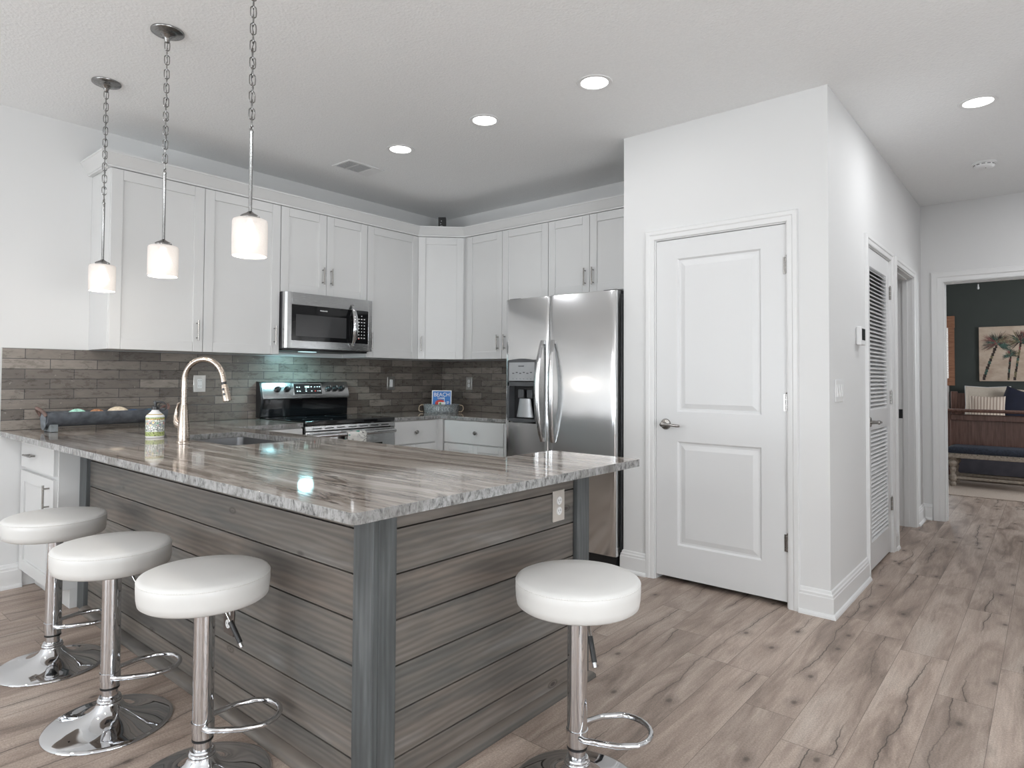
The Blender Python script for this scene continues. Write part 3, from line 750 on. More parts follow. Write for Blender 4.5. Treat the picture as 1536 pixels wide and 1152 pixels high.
# dispenser
m = MB()
m.box(hx0-.002, hx1+.002, -.006, .004, hz1-.155-.03, hz1-.155)          # strip between panel and niche
m.box(hx0-.002, hx0+.014, -.006, .06, hz0+.03, hz1-.02); m.box(hx1-.010, hx1+.002, -.006, .06, hz0+.03, hz1-.02)
n = 14
for s_, z in ((1, hz1-.02), (-1, hz0+.03)):
    top = [(hx0-.002+(hx1-hx0+.004)*i/n, z+s_*(.016+.012*math.sin(PI*i/n))) for i in range(n+1)]
    pl = [(hx0-.002, z-s_*.001)]+top+[(hx1+.002, z-s_*.001)]
    m.loft([[(x, -.006, zz) for x, zz in pl], [(x, .012, zz) for x, zz in pl]])
dsp = put('dispenser_frame', m, disp_grey, d1, .0015)
put('niche', MB().box(hx0, hx1, .058, .062, hz0, hz1).box(hx0+.012, hx1-.01, .004, .06, hz0+.012, hz0+.03), black_satin, dsp)
put('control_panel', MB().box(hx0+.014, hx1-.008, -.007, .03, hz1-.148, hz1-.018), panel_grey, dsp, .001)
pd = [put('paddle', MB().box(hx0+a_, hx0+a_+.05, .02, .035, hz0+.175, hz0+.235), disp_grey, dsp, .004) for a_ in (.075, .155)]
put('ice_chute', MB().lathe([(.05, 0), (.075, -.13)], 20, T(hx0+.13, .035, hz0+.17) @ Matrix.Diagonal((1, .3, 1, 1))), panel_grey, dsp)
text('FRIGIDAIRE', .010, dark_ink, dsp, T((hx0+hx1)/2, -.0073, hz1-.045) @ RX, bold=.0002)
m = MB()
for i in range(6):
    a = hx0+.045+i*.032; m.box(a, a+.018, -.0078, -.007, hz1-.098+(i % 2)*.006, hz1-.092+(i % 2)*.006); m.box(a+.004, a+.012, -.0078, -.007, hz1-.135, hz1-.132)
put('panel_print', m, dark_ink, dsp)
def fhandle(x, par, bow):
    pts = []; rad = []
    m = MB(); n = 18; rings = []
    for i in range(n+1):
        t = i/n; z = .775+t*.69; y = -.012-.052*math.sin(PI*t)**.8; w_ = .015+.006*math.sin(PI*t)
        c = x+bow*.030*math.sin(PI*t)
        rings.append([(c-w_, y+.004, z), (c-w_*.6, y-.009, z), (c+w_*.6, y-.009, z), (c+w_, y+.004, z), (c+w_*.6, y+.011, z), (c-w_*.6, y+.011, z)])
    m.loft(rings); m.box(x-.012, x+.012, -.012, .012, .776, .80); m.box(x-.012, x+.012, -.012, .012, 1.44, 1.464)
    return put('handle', m, steel, par, angle=60)
fhandle(FM-.040, d1, -.5); fhandle(FM+.046, d2, .5)

# microwave hood: root at wall, front towards +x (quarter turn), local x along the wall
mw = thing('microwave_oven', 'stainless over the range microwave with black glass door', 'microwave', (XR+.36, 2.4345, 1.395), Q)
MW, MH = .758, .418
put('housing', MB().box(0, MW, 0, .355, .012, MH), dark_steel, mw, .002)
put('vent_underside', MB().box(.01, MW-.01, .01, .35, 0, .012), black_satin, mw)
put('cooktop_lamp', MB().box(.22, .34, .09, .15, -.003, .0), emis('cooktop_lamp_lens', (.6, .95, 1), 1.2), mw)
m = MB(); DX = .030
prof_ = [(.0, .0), (.0, -.020), (.004, -.032), (.012, -.038), (.022, -.040), (MW, -.040), (MW, 0)]
# door face ring around the glass
wx0, wx1, wz0, wz1 = .050, .722, .072, .330
m.loft([[(x, y, .016) for x, y in prof_[:5]+[(wx0, -.040), (wx0, 0)]], [(x, y, MH) for x, y in prof_[:5]+[(wx0, -.040), (wx0, 0)]]])
m.box(wx1, MW, -.040, 0, .016, MH); m.box(wx0, wx1, -.040, 0, .016, wz0); m.box(wx0, wx1, -.040, 0, wz1, MH)
fd = put('door', m, steel, mw, .0015, angle=50)
put('door_glass', MB().box(wx0+.001, .5625, -.0385, -.01, wz0+.001, wz1-.001), black_gloss, fd, .001)
put('viewing_window', MB().box(.085, .515, -.0398, -.0385, .105, .262), simple('window_mesh', (.055, .055, .057), .12, 0, .6), fd)
cp = put('control_panel', MB().box(.5645, wx1-.001, -.0385, -.01, wz0+.001, wz1-.001), black_gloss, mw, .001)
m = MB()
for r_ in range(8):
    for c_ in range(3):
        if (r_, c_) in ((0, 0), (0, 2)): continue
        x = .632+c_*.026; z = .288-r_*.0245; wv = .013 if (r_ in (1, 2, 7)) else .008
        m.box(x-wv/2, x+wv/2, -.0393, -.0385, z-.0035, z+.0035)
put('keypad_marks', m, white_ink, cp)
put('keypad_button', MB().box(.626, .638, -.0393, -.0385, .106, .112), red_ink, cp)
text('FRIGIDAIRE', .0125, white_ink, fd, T(.315, -.0386, .300) @ RX, bold=.0003)
n = 18; rings = []
for i in range(n+1):
    t = i/n; z = .035+t*.335; y = -.042-.055*math.sin(PI*t)**.75; w_ = .010+.012*math.sin(PI*t)
    rings.append([(.565-w_, y+.003, z), (.565-w_*.7, y-.006, z), (.565+w_*.7, y-.006, z), (.565+w_, y+.003, z), (.565+w_*.5, y+.008, z), (.565-w_*.5, y+.008, z)])
put('door_handle', MB().loft(rings), chrome, fd, angle=60)
ml = bpy.data.lights.new('cooktop_light', 'AREA'); ml.shape = 'RECTANGLE'; ml.size = .1; ml.size_y = .05; ml.energy = 3.0; ml.color = (.45, .92, 1.0)
mlo = bpy.data.objects.new('cooktop_light', ml); COL.objects.link(mlo); mlo.parent = mw; mlo.location = (.28, .12, -.006)

# range: local x along the wall, front at y=0 facing +x
rg = thing('kitchen_range', 'stainless electric range with black glass cooktop and rear control panel', 'stove', (XR+.655, 2.4395, 0), Q)
RW = .775
put('oven_body', MB().box(.006, RW-.006, .03, .645, .02, .872), black_satin, rg, .002)
ct = put('cooktop', MB().box(0, RW, -.012, .60, .8725, .902), black_gloss, rg, .006)
bp_m = simple('burner_print', (.10, .10, .105), .3)
for x, y, r_ in ((.2, .15, .105), (.57, .15, .085), (.2, .43, .075), (.57, .43, .105)): put('burner_ring', MB().lathe([(r_, .9022), (r_-.003, .9024), (r_-.005, .9022)], 40, T(x, y, 0), cap=False), bp_m, ct)
put('vent_trim', MB().box(.004, RW-.004, -.006, .03, .835, .868), steel, rg, .002)
m = MB()
for i in range(7): m.box(.06+i*.098, .13+i*.098, -.008, -.0055, .846, .853)
put('vent_slot', m, black_satin, rg)
od = put('oven_door', MB().box(.004, RW-.004, -.012, .029, .27, .828), steel, rg, .004)
put('oven_window', MB().box(.12, RW-.12, -.0145, -.012, .40, .72), black_gloss, od, .001)
m = MB(); m.tube([(.03, -.055, .803), (RW-.03, -.055, .803)], .0135, 18)
for x in (.045, RW-.045): m.box(x-.012, x+.012, -.055, -.011, .792, .814)
put('door_handle', m, steel, od, .001)
put('storage_drawer', MB().box(.004, RW-.004, -.010, .029, .06, .262), steel, rg, .004)
# backguard: black lower riser and tilted steel console
bgp = [(.60, .903), (.597, 1.035), (.606, 1.045), (.645, 1.045), (.645, .903)]
put('backguard_riser', MB().loft([[(.0, y, z) for y, z in bgp], [(RW, y, z) for y, z in bgp]]), black_gloss, rg, .003)
cons = [(.572, 1.040), (.574, 1.062), (.602, 1.155), (.612, 1.166), (.648, 1.166), (.648, 1.040)]
co = put('control_console', MB().loft([[(.012, y, z) for y, z in cons], [(RW-.002, y, z) for y, z in cons]]), steel, rg, .002)
put('console_end_cap', MB().loft([[(x, y, z) for y, z in [(.565, 1.03)]+cons[1:4]+[(.65, 1.17), (.65, .903), (.60, .903)]] for x in (-.004, .0115)]), black_satin, rg, .002)
tilt = math.atan2(.028, .093)
def MC(x, t, out=0): # point on tilted console plane, t up the slope
    return Matrix.Translation((x, .574+.028*t, 1.062+.093*t)) @ Matrix.Rotation(-tilt, 4, 'X') @ T(0, -out, 0)
for x in (.135, .215, .583, .643, .703):
    Mk = MC(x, .52) @ Matrix.Rotation(PI/2, 4, 'X')
    k = put('control_knob', MB().lathe([(.0235, 0), (.0235, .006), (.020, .010), (.0185, .026), (.016, .029), (0, .029)], 28, Mk).box(-.004, .004, -.019, .019, .026, .034, Mk), black_satin, rg, angle=30)
    put('knob_pointer', MB().box(-.0012, .0012, .002, .018, .034, .0347, Mk), white_ink, k)
Md = MC(.394, .50)
put('display_bezel', MB().box(-.128, .128, -.003, .004, -.047, .050, Md), steel, co, .002)
ds = put('display', MB().box(-.120, .120, -.005, .002, -.040, .042, Md), black_gloss, co)
m = MB()
for c_, r_ in ((-.095, .016), (-.075, .016), (-.095, -.016), (-.075, -.016), (-.02, 0), (-.02, -.016), (.03, .018), (.03, -.016), (.062, .018), (.085, .018), (.105, .018), (.085, -.016), (.105, -.016)):
    m.box(c_-.006, c_+.006, -.0058, -.005, r_-.004, r_+.004, Md)
put('display_print', m, white_ink, ds)
put('clock_digits', MB().box(-.028, .012, -.0058, -.005, .012, .026, Md), led_green, ds)
put('cancel_mark', MB().box(.056, .068, -.0058, -.005, -.020, -.012, Md), red_ink, ds)
text('FRIGIDAIRE', .009, dark_ink, co, MC(.394, .02, .001) @ RX, bold=.0002)

# dish towel over the oven handle
def cloth_mat(name, cols, base=(.80, .79, .76)):
    g_ = G(name); v = g_.co()
    c0 = base
    n1 = g_.noise(v, 26, 4, .6, 1.5); a = g_.ramp(g_.math('ABSOLUTE', g_.math('SUBTRACT', n1, .5)), [(0, (1, 1, 1)), (.012, (.8, .8, .8)), (.03, (0, 0, 0))])
    gate = g_.ramp(g_.noise(v, 12, 1), [(.42, (0, 0, 0)), (.55, (1, 1, 1))])
    col = g_.mix(g_.math('MULTIPLY', a, gate), c0, (.03, .03, .03))
    vo = g_.n('ShaderNodeTexVoronoi', 0, Vector=v, Scale=22.0)
    vc = vo.node.outputs['Color']; sx = g_.n('ShaderNodeSeparateColor', 0, Color=vc)
    spot = g_.math('MULTIPLY', g_.ramp(vo, [(.34, (1, 1, 1)), (.38, (0, 0, 0))]), g_.math('GREATER_THAN', sx, .55))
    col = g_.mix(spot, col, g_.ramp(sx.node.outputs[1], [(0, cols[0]), (.5, cols[1])], 'CONSTANT'))
    return g_.set(Base_Color=col, Roughness=.9)
m = MB(); rings = []
for i in range(26):
    s_ = i/25*.44
    if s_ < .20: y, z = -.073, .803-.20+s_
    elif s_ < .25: a = (s_-.20)/.05*PI; y, z = -.055-.018*math.cos(a), .803+.018*math.sin(a)
    else: y, z = -.037, .803-(s_-.25)
    amp = .004 if s_ < .2 else .001
    rings.append([(.300+.162*k/16, y+amp*math.sin(k*1.25+s_*4)*min(1, abs(s_-.22)*9)-amp, z) for k in range(17)])
m.loft(rings, closed_u=False)
tw = put('dish_towel', m, cloth_mat('printed_towel', [(.65, .04, .02), (.03, .30, .24)]), None)
tw.modifiers.new('thickness', 'SOLIDIFY').thickness = .0025
tw.location = rg.location; tw.rotation_euler = (0, 0, Q)
tag(tw, 'white dish towel with red and teal print hanging on the oven handle', 'towel')

# ================================================================== bar stools
def stool(label, x, y, foot, lev=0):
    r = thing('bar_stool', label, 'bar stool', (x, y, 0), math.radians(foot), 'round white swivel bar stools around the peninsula')
    put('seat', MB().lathe([(.0, .540), (.150, .540), (.172, .542), (.180, .548), (.183, .565), (.1845, .592), (.1840, .612), (.180, .619), (.170, .6235), (.10, .629), (0, .631)], 72), vinyl_white, r, angle=70)
    put('seat_seam', MB().tube([(.1825*math.cos(a), .1825*math.sin(a), .6120) for a in [2*PI*i/72 for i in range(72)]], .0022, 8, True), seam_m, r)
    put('mounting_plate', MB().box(-.07, .07, -.07, .07, .532, .5395), dark_steel, r, .002)
    put('column', MB().lathe([(.0255, .06), (.0255, .14)], 32), chrome, r)
    put('outer_tube', MB().lathe([(.0275, .1285), (.0295, .130), (.0295, .5315)], 36), chrome, r)
    put('tube_ring', MB().lathe([(.0280, .1225), (.0302, .1225), (.0302, .128), (.0280, .128)], 36), black_satin, r)
    put('base', MB().lathe([(.196, .0), (.1985, .003), (.197, .007), (.185, .0105), (.150, .0155), (.110, .024), (.080, .035), (.060, .047), (.047, .060), (.040, .072), (.037, .076), (.037, .079), (.026, .079)], 72), chrome, r, angle=60)
    put('base_collar', MB().lathe([(.0262, .0792), (.0365, .0792), (.0385, .083), (.0365, .087), (.0345, .088), (.0355, .092), (.033, .096), (.0262, .097)], 48), chrome, r)
    pts = [(.018, -.060, .165), (.10, -.082, .165)] + [(.135+.085*math.cos(a)*1.0, .088*math.sin(a), .165) for a in [math.radians(t) for t in range(-75, 76, 15)]] + [(.10, .082, .165), (.018, .060, .165)]
    m = MB().tube([(0.0, -.024, .165), (.012, -.045, .165)]+pts[1:-1]+[(.012, .045, .165), (0.0, .024, .165)], .0085, 14)
    m.lathe([(.0296, .152), (.0325, .153), (.0325, .178), (.0296, .179)], 36)
    put('footrest', m, chrome, r, angle=60)
    RL = Matrix.Rotation(math.radians(lev), 4, 'Z')
    lv = put('height_lever', MB().tube([RL @ Vector(p) for p in ((.02, .0, .534), (.05, -.045, .520), (.062, -.063, .492), (.085, -.092, .440), (.095, -.105, .415))], [.0045, .0045, .0045, .006, .006], 12), chrome, r)
    put('lever_grip', MB().tube([RL @ Vector(p) for p in ((.0662, -.0683, .482), (.091, -.0998, .4262))], .0075, 14), black_satin, lv)
    return r
stool('white round bar stool nearest the left wall, first of the row of three', -3.205, .845, 82)
stool('white round bar stool in the middle of the row of three', -2.521, .837, 80)
stool('white round bar stool nearest the peninsula corner in the row of three', -1.958, .903, 68)
stool('white round bar stool standing alone at the short end of the peninsula', -1.082, 1.601, 46, -34)

# ================================================================== pendants, downlights, vent, detector
def pendant(label, x, y, last=False):
    r = thing('pendant_light', label, 'pendant light', (x, y, HC), 0, 'three glass pendant lights over the peninsula')
    cn = put('canopy', MB().lathe([(.0675, -.0), (.0675, -.006), (.064, -.009), (.040, -.014), (.022, -.022), (.012, -.036), (.008, -.05), (.006, -.052)], 48), pend_m, r, angle=50)
    for k in (-1, 1): put('canopy_screw', MB().lathe([(.0045, -.009), (.0045, -.016), (.002, -.018)], 12, T(k*.042, .0, 0)), dark_steel, cn)
    m = MB(); zt, zb = -.05, -.618; n = 18; pitch = (zt-zb)/n
    for i in range(n):
        c = zt-(i+.5)*pitch; L, Wd = pitch*.5+.0055, .0100; M = Matrix.Rotation(PI/2*(i % 2)+1.2, 4, 'Z'); pts = []
        for k in range(16):
            a = 2*PI*k/16; px = Wd*math.cos(a); pz = (L-Wd)*(1 if math.sin(a) > 0 else -1)*(1 if abs(math.sin(a)) > .05 else 0)+Wd*math.sin(a)
            pts.append(M @ Vector((px, 0, c+pz)))
        m.tube(pts, .0022, 6, True)
    put('chain', m, pend_m, r)
    put('cord', MB().tube([(.004*math.sin(i*1.7), .004*math.cos(i*2.1), -.045-i*.0285) for i in range(21)], .0014, 6), dark_steel, r)
    put('rod_loop', MB().tube([(.010*math.cos(a), 0, -.622+.010*math.sin(a)) for a in [2*PI*i/14 for i in range(14)]], .0022, 8, True), pend_m, r)
    put('rod', MB().lathe([(.0062, -.932), (.0062, -.64), (.0075, -.638), (.0075, -.632), (.003, -.630)], 20), pend_m, r)
    put('socket_cap', MB().lathe([(.0065, -.930), (.014, -.936), (.031, -.945), (.034, -.948), (.034, -.956), (.029, -.956), (.029, -.962), (0, -.962)], 40), pend_m, r, angle=50)
    sh = put('glass_shade', MB().lathe([(.029, -.958), (.052, -.959), (.059, -.963), (.061, -.970), (.0615, -1.03), (.0605, -1.090), (.058, -1.094), (.0565, -1.088), (.0575, -1.03), (.057, -.972), (.05, -.9635), (.029, -.962)], 48, cap=False), shade_m, r, angle=60)
    put('bulb', MB().lathe([(.010, -.965), (.013, -.985), (.024, -1.005), (.029, -1.028), (.024, -1.050), (.012, -1.061), (0, -1.063)], 24), bulb_glow, r)
    l = bpy.data.lights.new('pendant_bulb_light', 'POINT'); l.energy = 2.4; l.color = (1, .93, .84); l.shadow_soft_size = .03
    o = bpy.data.objects.new('pendant_bulb_light', l); COL.objects.link(o); o.parent = r; o.location = (0, 0, -1.112)
pendant('frosted glass pendant light on a chain, farthest left near the white wall', -3.757, 1.17)
pendant('frosted glass pendant light on a chain, middle of the three', -2.985, 1.165)
pendant('frosted glass pendant light on a chain, nearest and largest of the three', -2.225, 1.165)
def can(label, x, y, e=2.6):
    r = thing('recessed_ceiling_light', label, 'ceiling light', (x, y, HC), 0, 'round recessed ceiling lights')
    put('trim_ring', MB().lathe([(.070, -.0025), (.074, -.005), (.090, -.0035), (.0925, -.0003), (.070, -.0003)], 48, cap=False), white_pl, r)
    put('lens', MB().lathe([(.0, -.0015), (.071, -.0015), (.071, -.0005), (0, -.0005)], 40), can_glow, r)
    l = bpy.data.lights.new('downlight', 'AREA'); l.shape = 'DISK'; l.size = .13; l.energy = e; l.color = (.97, .98, 1)
    o = bpy.data.objects.new('downlight', l); COL.objects.link(o); o.parent = r; o.location = (0, 0, -.008)
can('round recessed ceiling light closest to the pantry wall', -1.79, 2.79)
can('round recessed ceiling light, middle one of the kitchen row', -2.56, 2.79)
can('round recessed ceiling light beside the ceiling vent', -3.325, 2.79)
can('round recessed ceiling light alone over the hallway', -.291, 4.326, 6)
for i_, (x_, y_) in enumerate(((.9, 2.2), (.9, -.4), (-1.4, -.7), (-3.3, -.7), (.22, 5.5))):  # downlights added out of view to raise the room's brightness
    can('round recessed ceiling light of the living area %s' % ('near the hallway mouth', 'east of the viewer', 'behind the viewer', 'in front of the patio window', 'deep in the hallway')[i_], x_, y_, (4, 8, 10, 11, 9)[i_])
vt = thing('ceiling_vent', 'white rectangular air vent in the kitchen ceiling', 'vent', (-3.86, 2.845, HC))
m = MB(); m.box(-.105, .105, -.155, -.135, -.006, -.0003); m.box(-.105, .105, .135, .155, -.006, -.0003); m.box(-.105, -.082, -.135, .135, -.006, -.0003); m.box(.082, .105, -.135, .135, -.006, -.0003)
m.box(-.082, .082, -.056, -.048, -.006, -.0003); m.box(-.082, .082, .060, .068, -.006, -.0003)
put('vent_frame', m, white_pl, vt, .001); put('vent_recess', MB().box(-.082, .082, -.135, .060, -.0012, -.0003), dark_gap, vt)  # flat near-black sheet paints the shade behind the louvers
m = MB()
for i in range(9): m.box(-.081, .081, -.0005, .0005, -.0028, .0028, T(0, -.126+i*.0088, -.004) @ Matrix.Rotation(-.5, 4, 'X'))
for i in range(11): m.box(-.081, .081, -.0005, .0005, -.0028, .0028, T(0, -.041+i*.0092, -.004) @ Matrix.Rotation(-.5, 4, 'X'))
for i in range(8): m.box(-.081, .081, -.004, .004, -.0062, -.0012, T(0, .073+i*.0085, 0))
put('vent_louver', m, white_pl, vt)
sd = thing('smoke_detector', 'round white smoke detector on the hallway ceiling', 'smoke detector', (-.345, 5.57, HC))
put('mounting_base', MB().lathe([(.072, -.0003), (.072, -.010), (.066, -.012)], 40), white_pl, sd)
sb = put('sensor_body', MB().lathe([(.062, -.011), (.062, -.026), (.056, -.036), (.040, -.042), (0, -.043)], 40), white_pl, sd, angle=50)
m = MB()
for i in range(12): 
    a = 2*PI*i/12; m.box(-.010, .010, -.001, .001, -.0025, .0025, Matrix.Rotation(a, 4, 'Z') @ T(0, .0618, -.020))
put('sensor_slot', m, dark_ink, sb); put('status_light', MB().lathe([(.003, -.0425), (.003, -.0445), (0, -.045)], 10, T(.01, -.02, 0)), dark_ink, sb)

# ================================================================== outlets, switches, thermostat
def device(label, cat, loc, rotz, plate, kind, name='power_outlet', w_=.074, h_=.118):
    r = thing(name, label, cat, loc, rotz)
    put('cover_plate', MB().box(-w_/2, w_/2, -.006, -.0003, -h_/2, h_/2), plate, r, .002)
    if kind == 'duplex':
        for k in (-1, 1):
            z = k*.0195; q = put('socket', MB().lathe([(.0155, 0), (.0155, .0035), (.0, .0036)], 24, T(0, -.0055, z) @ Matrix.Rotation(PI/2, 4, 'X')), white_pl, r)
            put('slot', MB().box(-.0075, -.0055, -.0096, -.0088, z-.002, z+.006).box(.0055, .0075, -.0096, -.0088, z-.002, z+.006).lathe([(.0025, 0), (0, .0008)], 10, T(0, -.0088, z-.0075) @ Matrix.Rotation(PI/2, 4, 'X')), dark_ink, q)
        put('plate_screw', MB().lathe([(.003, 0), (.002, .0012), (0, .0014)], 10, T(0, -.006, 0) @ Matrix.Rotation(PI/2, 4, 'X')), plate_steel, r)
    elif kind == 'decora':
        q = put('socket', MB().box(-.0165, .0165, -.0085, -.005, -.033, .033), white_pl, r, .001)
        for k in (-1, 1): put('slot', MB().box(-.008, -.006, -.0092, -.0084, k*.018-.002, k*.018+.006).box(.006, .008, -.0092, -.0084, k*.018-.002, k*.018+.006), dark_ink, q)
    elif kind == 'rocker':
        put('rocker', MB().loft([[(x, -.005, -.033), (x, -.0075, -.033), (x, -.0095, .033), (x, -.005, .033)] for x in (-.0165, .0165)]), white_pl, r, .001)
    elif kind == 'triple':
        for k in (-1, 0, 1):
            q = put('switch_frame', MB().box(k*.046-.0165, k*.046+.0165, -.0075, -.005, -.033, .033), white_pl, r, .0008)
            put('rocker', MB().loft([[(x, -.0075, -.031), (x, -.013, -.031), (x, -.008, .031), (x, -.0075, .031)] for x in (k*.046-.0145, k*.046+.0145)]), white_pl, q, .001)
    return r
device('steel plated outlet on the tiled wall behind the faucet', 'outlet', (XR+.009, 2.018, 1.155), Q, plate_steel, 'decora', w_=.084)
device('steel plated rocker switch on the tiled wall right of the range', 'light switch', (XR+.009, 3.709, 1.152), Q, plate_steel, 'rocker', 'light_switch', w_=.084)
device('steel plated outlet on the tiled wall beside the refrigerator', 'outlet', (-4.155, YF-.009, 1.152), 0, plate_steel, 'duplex', w_=.078)
device('beige plated outlet high on the short end of the peninsula', 'outlet', (-1.465, 2.03, .717), Q, simple('beige_plate', (.50, .46, .42), .4), 'duplex')
device('dark plated outlet low on the long side of the peninsula behind a stool', 'outlet', (-2.295, 1.15, .330), 0, simple('bronze_plate', (.13, .105, .09), .35, .6), 'duplex')
device('white triple rocker switch plate on the hall corner wall', 'light switch', (XH, 3.757, 1.150), Q, white_pl, 'triple', 'light_switch', w_=.165)
th = thing('thermostat', 'small white wall thermostat with a dark screen above the hall switches', 'thermostat', (XH, 4.20, 1.462), Q)
put('wall_plate', MB().box(-.05, .05, -.006, -.0003, -.045, .052), white_pl, th, .003)
put('thermostat_body', MB().box(-.055, .055, -.032, -.006, -.050, .058), white_pl, th, .004)
put('screen', MB().box(-.038, .042, -.0335, -.032, -.022, .045), black_gloss, th)

# ================================================================== things on the counters
sb_ = thing('soap_bottle', 'white soap pump bottle with green floral label and black pump', 'soap bottle', (-3.505, 1.345, ZC))
def label_mat():
    g_ = G('floral_label'); P_ = g_.tc.outputs['Object']; sp_ = g_.n('ShaderNodeSeparateXYZ', 0, Vector=P_); z = sp_.node.outputs[2]
    band = g_.ramp(g_.math('DIVIDE', z, .13), [(0, (.42, .50, .20)), (.22, (.42, .50, .20)), (.24, (.82, .84, .80)), (.69, (.82, .84, .80)), (.71, (.60, .42, .16)), (.76, (.36, .50, .22)), (.9, (.40, .58, .38))], 'CONSTANT')
    an = g_.math('ARCTAN2', sp_.node.outputs[1], sp_)
    v = g_.n('ShaderNodeCombineXYZ', 0, X=g_.math('MULTIPLY', an, .043), Y=z, Z=0.0)
    vo = g_.n('ShaderNodeTexVoronoi', 0, {'feature': 'DISTANCE_TO_EDGE'}, Vector=v, Scale=85.0); vc = g_.n('ShaderNodeTexVoronoi', 1, Vector=v, Scale=85.0)
    lines = g_.ramp(vo, [(.05, (1, 1, 1)), (.10, (0, 0, 0))]); hue = g_.n('ShaderNodeSeparateColor', 0, Color=vc)
    pc = g_.ramp(hue, [(0, (.02, .05, .03)), (.4, (.05, .25, .12)), (.6, (.50, .04, .03)), (.72, (.03, .09, .28)), (.85, (.70, .50, .08))], 'CONSTANT')
    fill = g_.ramp(vo, [(.16, (0, 0, 0)), (.2, (.8, .8, .8))])
    inb = g_.math('MULTIPLY', g_.math('GREATER_THAN', z, .033), g_.math('LESS_THAN', z, .088))
    col = g_.mix(g_.math('MULTIPLY', g_.math('MULTIPLY', fill, g_.math('GREATER_THAN', hue, .45)), inb), band, pc)
    col = g_.mix(g_.math('MULTIPLY', g_.math('MULTIPLY', lines, .8), inb), col, (.02, .04, .03))
    wr = g_.ramp(g_.noise(g_.co(scale=(1, 1, .4)), 260, 2), [(.55, (0, 0, 0)), (.58, (.8, .8, .8))])
    col = g_.mix(g_.math('MULTIPLY', wr, g_.math('SUBTRACT', 1.0, inb)), col, (.08, .07, .03))
    return g_.set(Base_Color=col, Roughness=.35)
put('bottle', MB().lathe([(.040, 0), (.043, .004), (.043, .105), (.0435, .108), (.041, .113), (.020, .133), (.0165, .138), (.0165, .142), (0, .142)], 40), white_pl, sb_, angle=30)
put('label', MB().lathe([(.0432, .010), (.0434, .011), (.0434, .1035), (.0432, .1045)], 40, cap=False), label_mat(), sb_)
put('shoulder_text', MB().lathe([(.0365, .1175), (.0367, .1177), (.0330, .1212), (.0328, .1210)], 40, cap=False), simple('gold_ink', (.42, .30, .06), .5), sb_)
m = MB().lathe([(.018, .1421), (.018, .158), (.012, .160), (.0065, .161), (.0065, .172), (.010, .173), (.010, .185), (.006, .188), (0, .188)], 24)
m.tube([(.0, 0, .181), (.02, .012, .183), (.036, .024, .180), (.044, .030, .172)], [.006, .006, .005, .004], 12)
pm = put('pump', m, black_satin, sb_, angle=50)
put('hang_loop', MB().tube([(.018*.83+.022*.83*(1-math.cos(a)), .018*.56+.022*.56*(1-math.cos(a)), .158+.020*math.sin(a)) for a in [PI*2*i/16 for i in range(16)]], .0022, 8, True), black_satin, pm)

wd_dark = simple('charcoal_washed_wood', (.085, .095, .11), .6, var=.35, scale=30)
tr = thing('dough_bowl_tray', 'long charcoal wooden trough tray against the tiled wall', 'tray', (-4.27, 1.06, ZC), Q)
# half-round trough, local x along the counter
m = MB(); L = .62; R1, R2 = .078, .064; N = 18; rings = []
def sect(x, r, z0): return [(x, r*math.cos(PI+PI*i/N)*1.15, z0+r*math.sin(PI+PI*i/N)*1.05) for i in range(N+1)]
out = [sect(0, R1, .108), sect(L, R1, .108)]; inn = [sect(.016, R2, .110), sect(L-.016, R2, .110)]
m.loft(out, closed_u=False); m.loft(inn, closed_u=False)
for x, a in ((0, out[0]), (L, out[1])): m._f([m.bm.verts.new(p) for p in a])
for a in inn: m._f([m.bm.verts.new(p) for p in a])
for s_ in (0, -1): m.loft([[out[0][s_], inn[0][s_]], [out[1][s_], inn[1][s_]]], closed_u=False)
put('trough', m, wd_dark, tr, angle=40)
for x in (.014, L-.054):
    put('foot', MB().box(x, x+.04, -.055, .055, .001, .042), simple('grey_foot_wood', (.20, .22, .23), .6, var=.2, scale=40), tr, .002)
for s_, x in ((-1, .0), (1, L)):
    m = MB(); pts = [(x+s_*.002, -.055, .09), (x+s_*.022, -.045, .120), (x+s_*.034, 0, .134), (x+s_*.022, .045, .120), (x+s_*.002, .055, .09)]
    m.tube(pts, [.010, .009, .009, .009, .010], 12); put('end_handle', m, simple('brown_leather', (.16, .10, .085), .45, var=.2), tr)
    put('end_plate', MB().lathe([(.05, 0), (.052, .004), (.03, .007), (0, .008)], 24, T(x, 0, .062) @ Matrix.Rotation(s_*PI/2, 4, 'Y') @ Matrix.Diagonal((1, 1, 1, 1))), simple('grey_end_plate', (.16, .18, .20), .5, var=.3, scale=40), tr)
put('lining', MB().box(.03, L-.03, -.045, .045, .055, .058), wd_dark, tr)
def shell(label, x, y, r, m_, ridges, kind='shell'):
    """x, y in the tray's own frame"""
    mb = MB(); seg = 64; rings = []
    for j in range(13):
        t = j/12*PI/2; rr__ = math.cos(t)
        rings.append([(r*1.15*rr__*math.cos(2*PI*i/seg)*(1+.07*math.cos(ridges*2*PI*i/seg)), r*.8*rr__*math.sin(2*PI*i/seg)*(1+.07*math.cos(ridges*2*PI*i/seg)), r*.80*math.sin(t)*(1+.05*math.sin(ridges*2*PI*i/seg))) for i in range(seg)])
    mb.loft(rings)
    o = put('seashell', mb, m_, None); o.location = (-4.27-y, 1.06+x, ZC+.0585+.030); o.rotation_euler = (random.uniform(-.1, .1), random.uniform(-.15, .15), Q+random.uniform(-.5, .5))
    return tag(o, label, kind)
put('shell_bed', MB().box(.035, L-.035, -.048, .048, .058, .0845), simple('pale_sand', (.42, .36, .28), .9, var=.2, scale=200), tr)
shell('pale turquoise coral shell at the left in the trough tray', .155, 0, .042, simple('turquoise_coral', (.42, .72, .60), .7, var=.25, scale=90), 22)
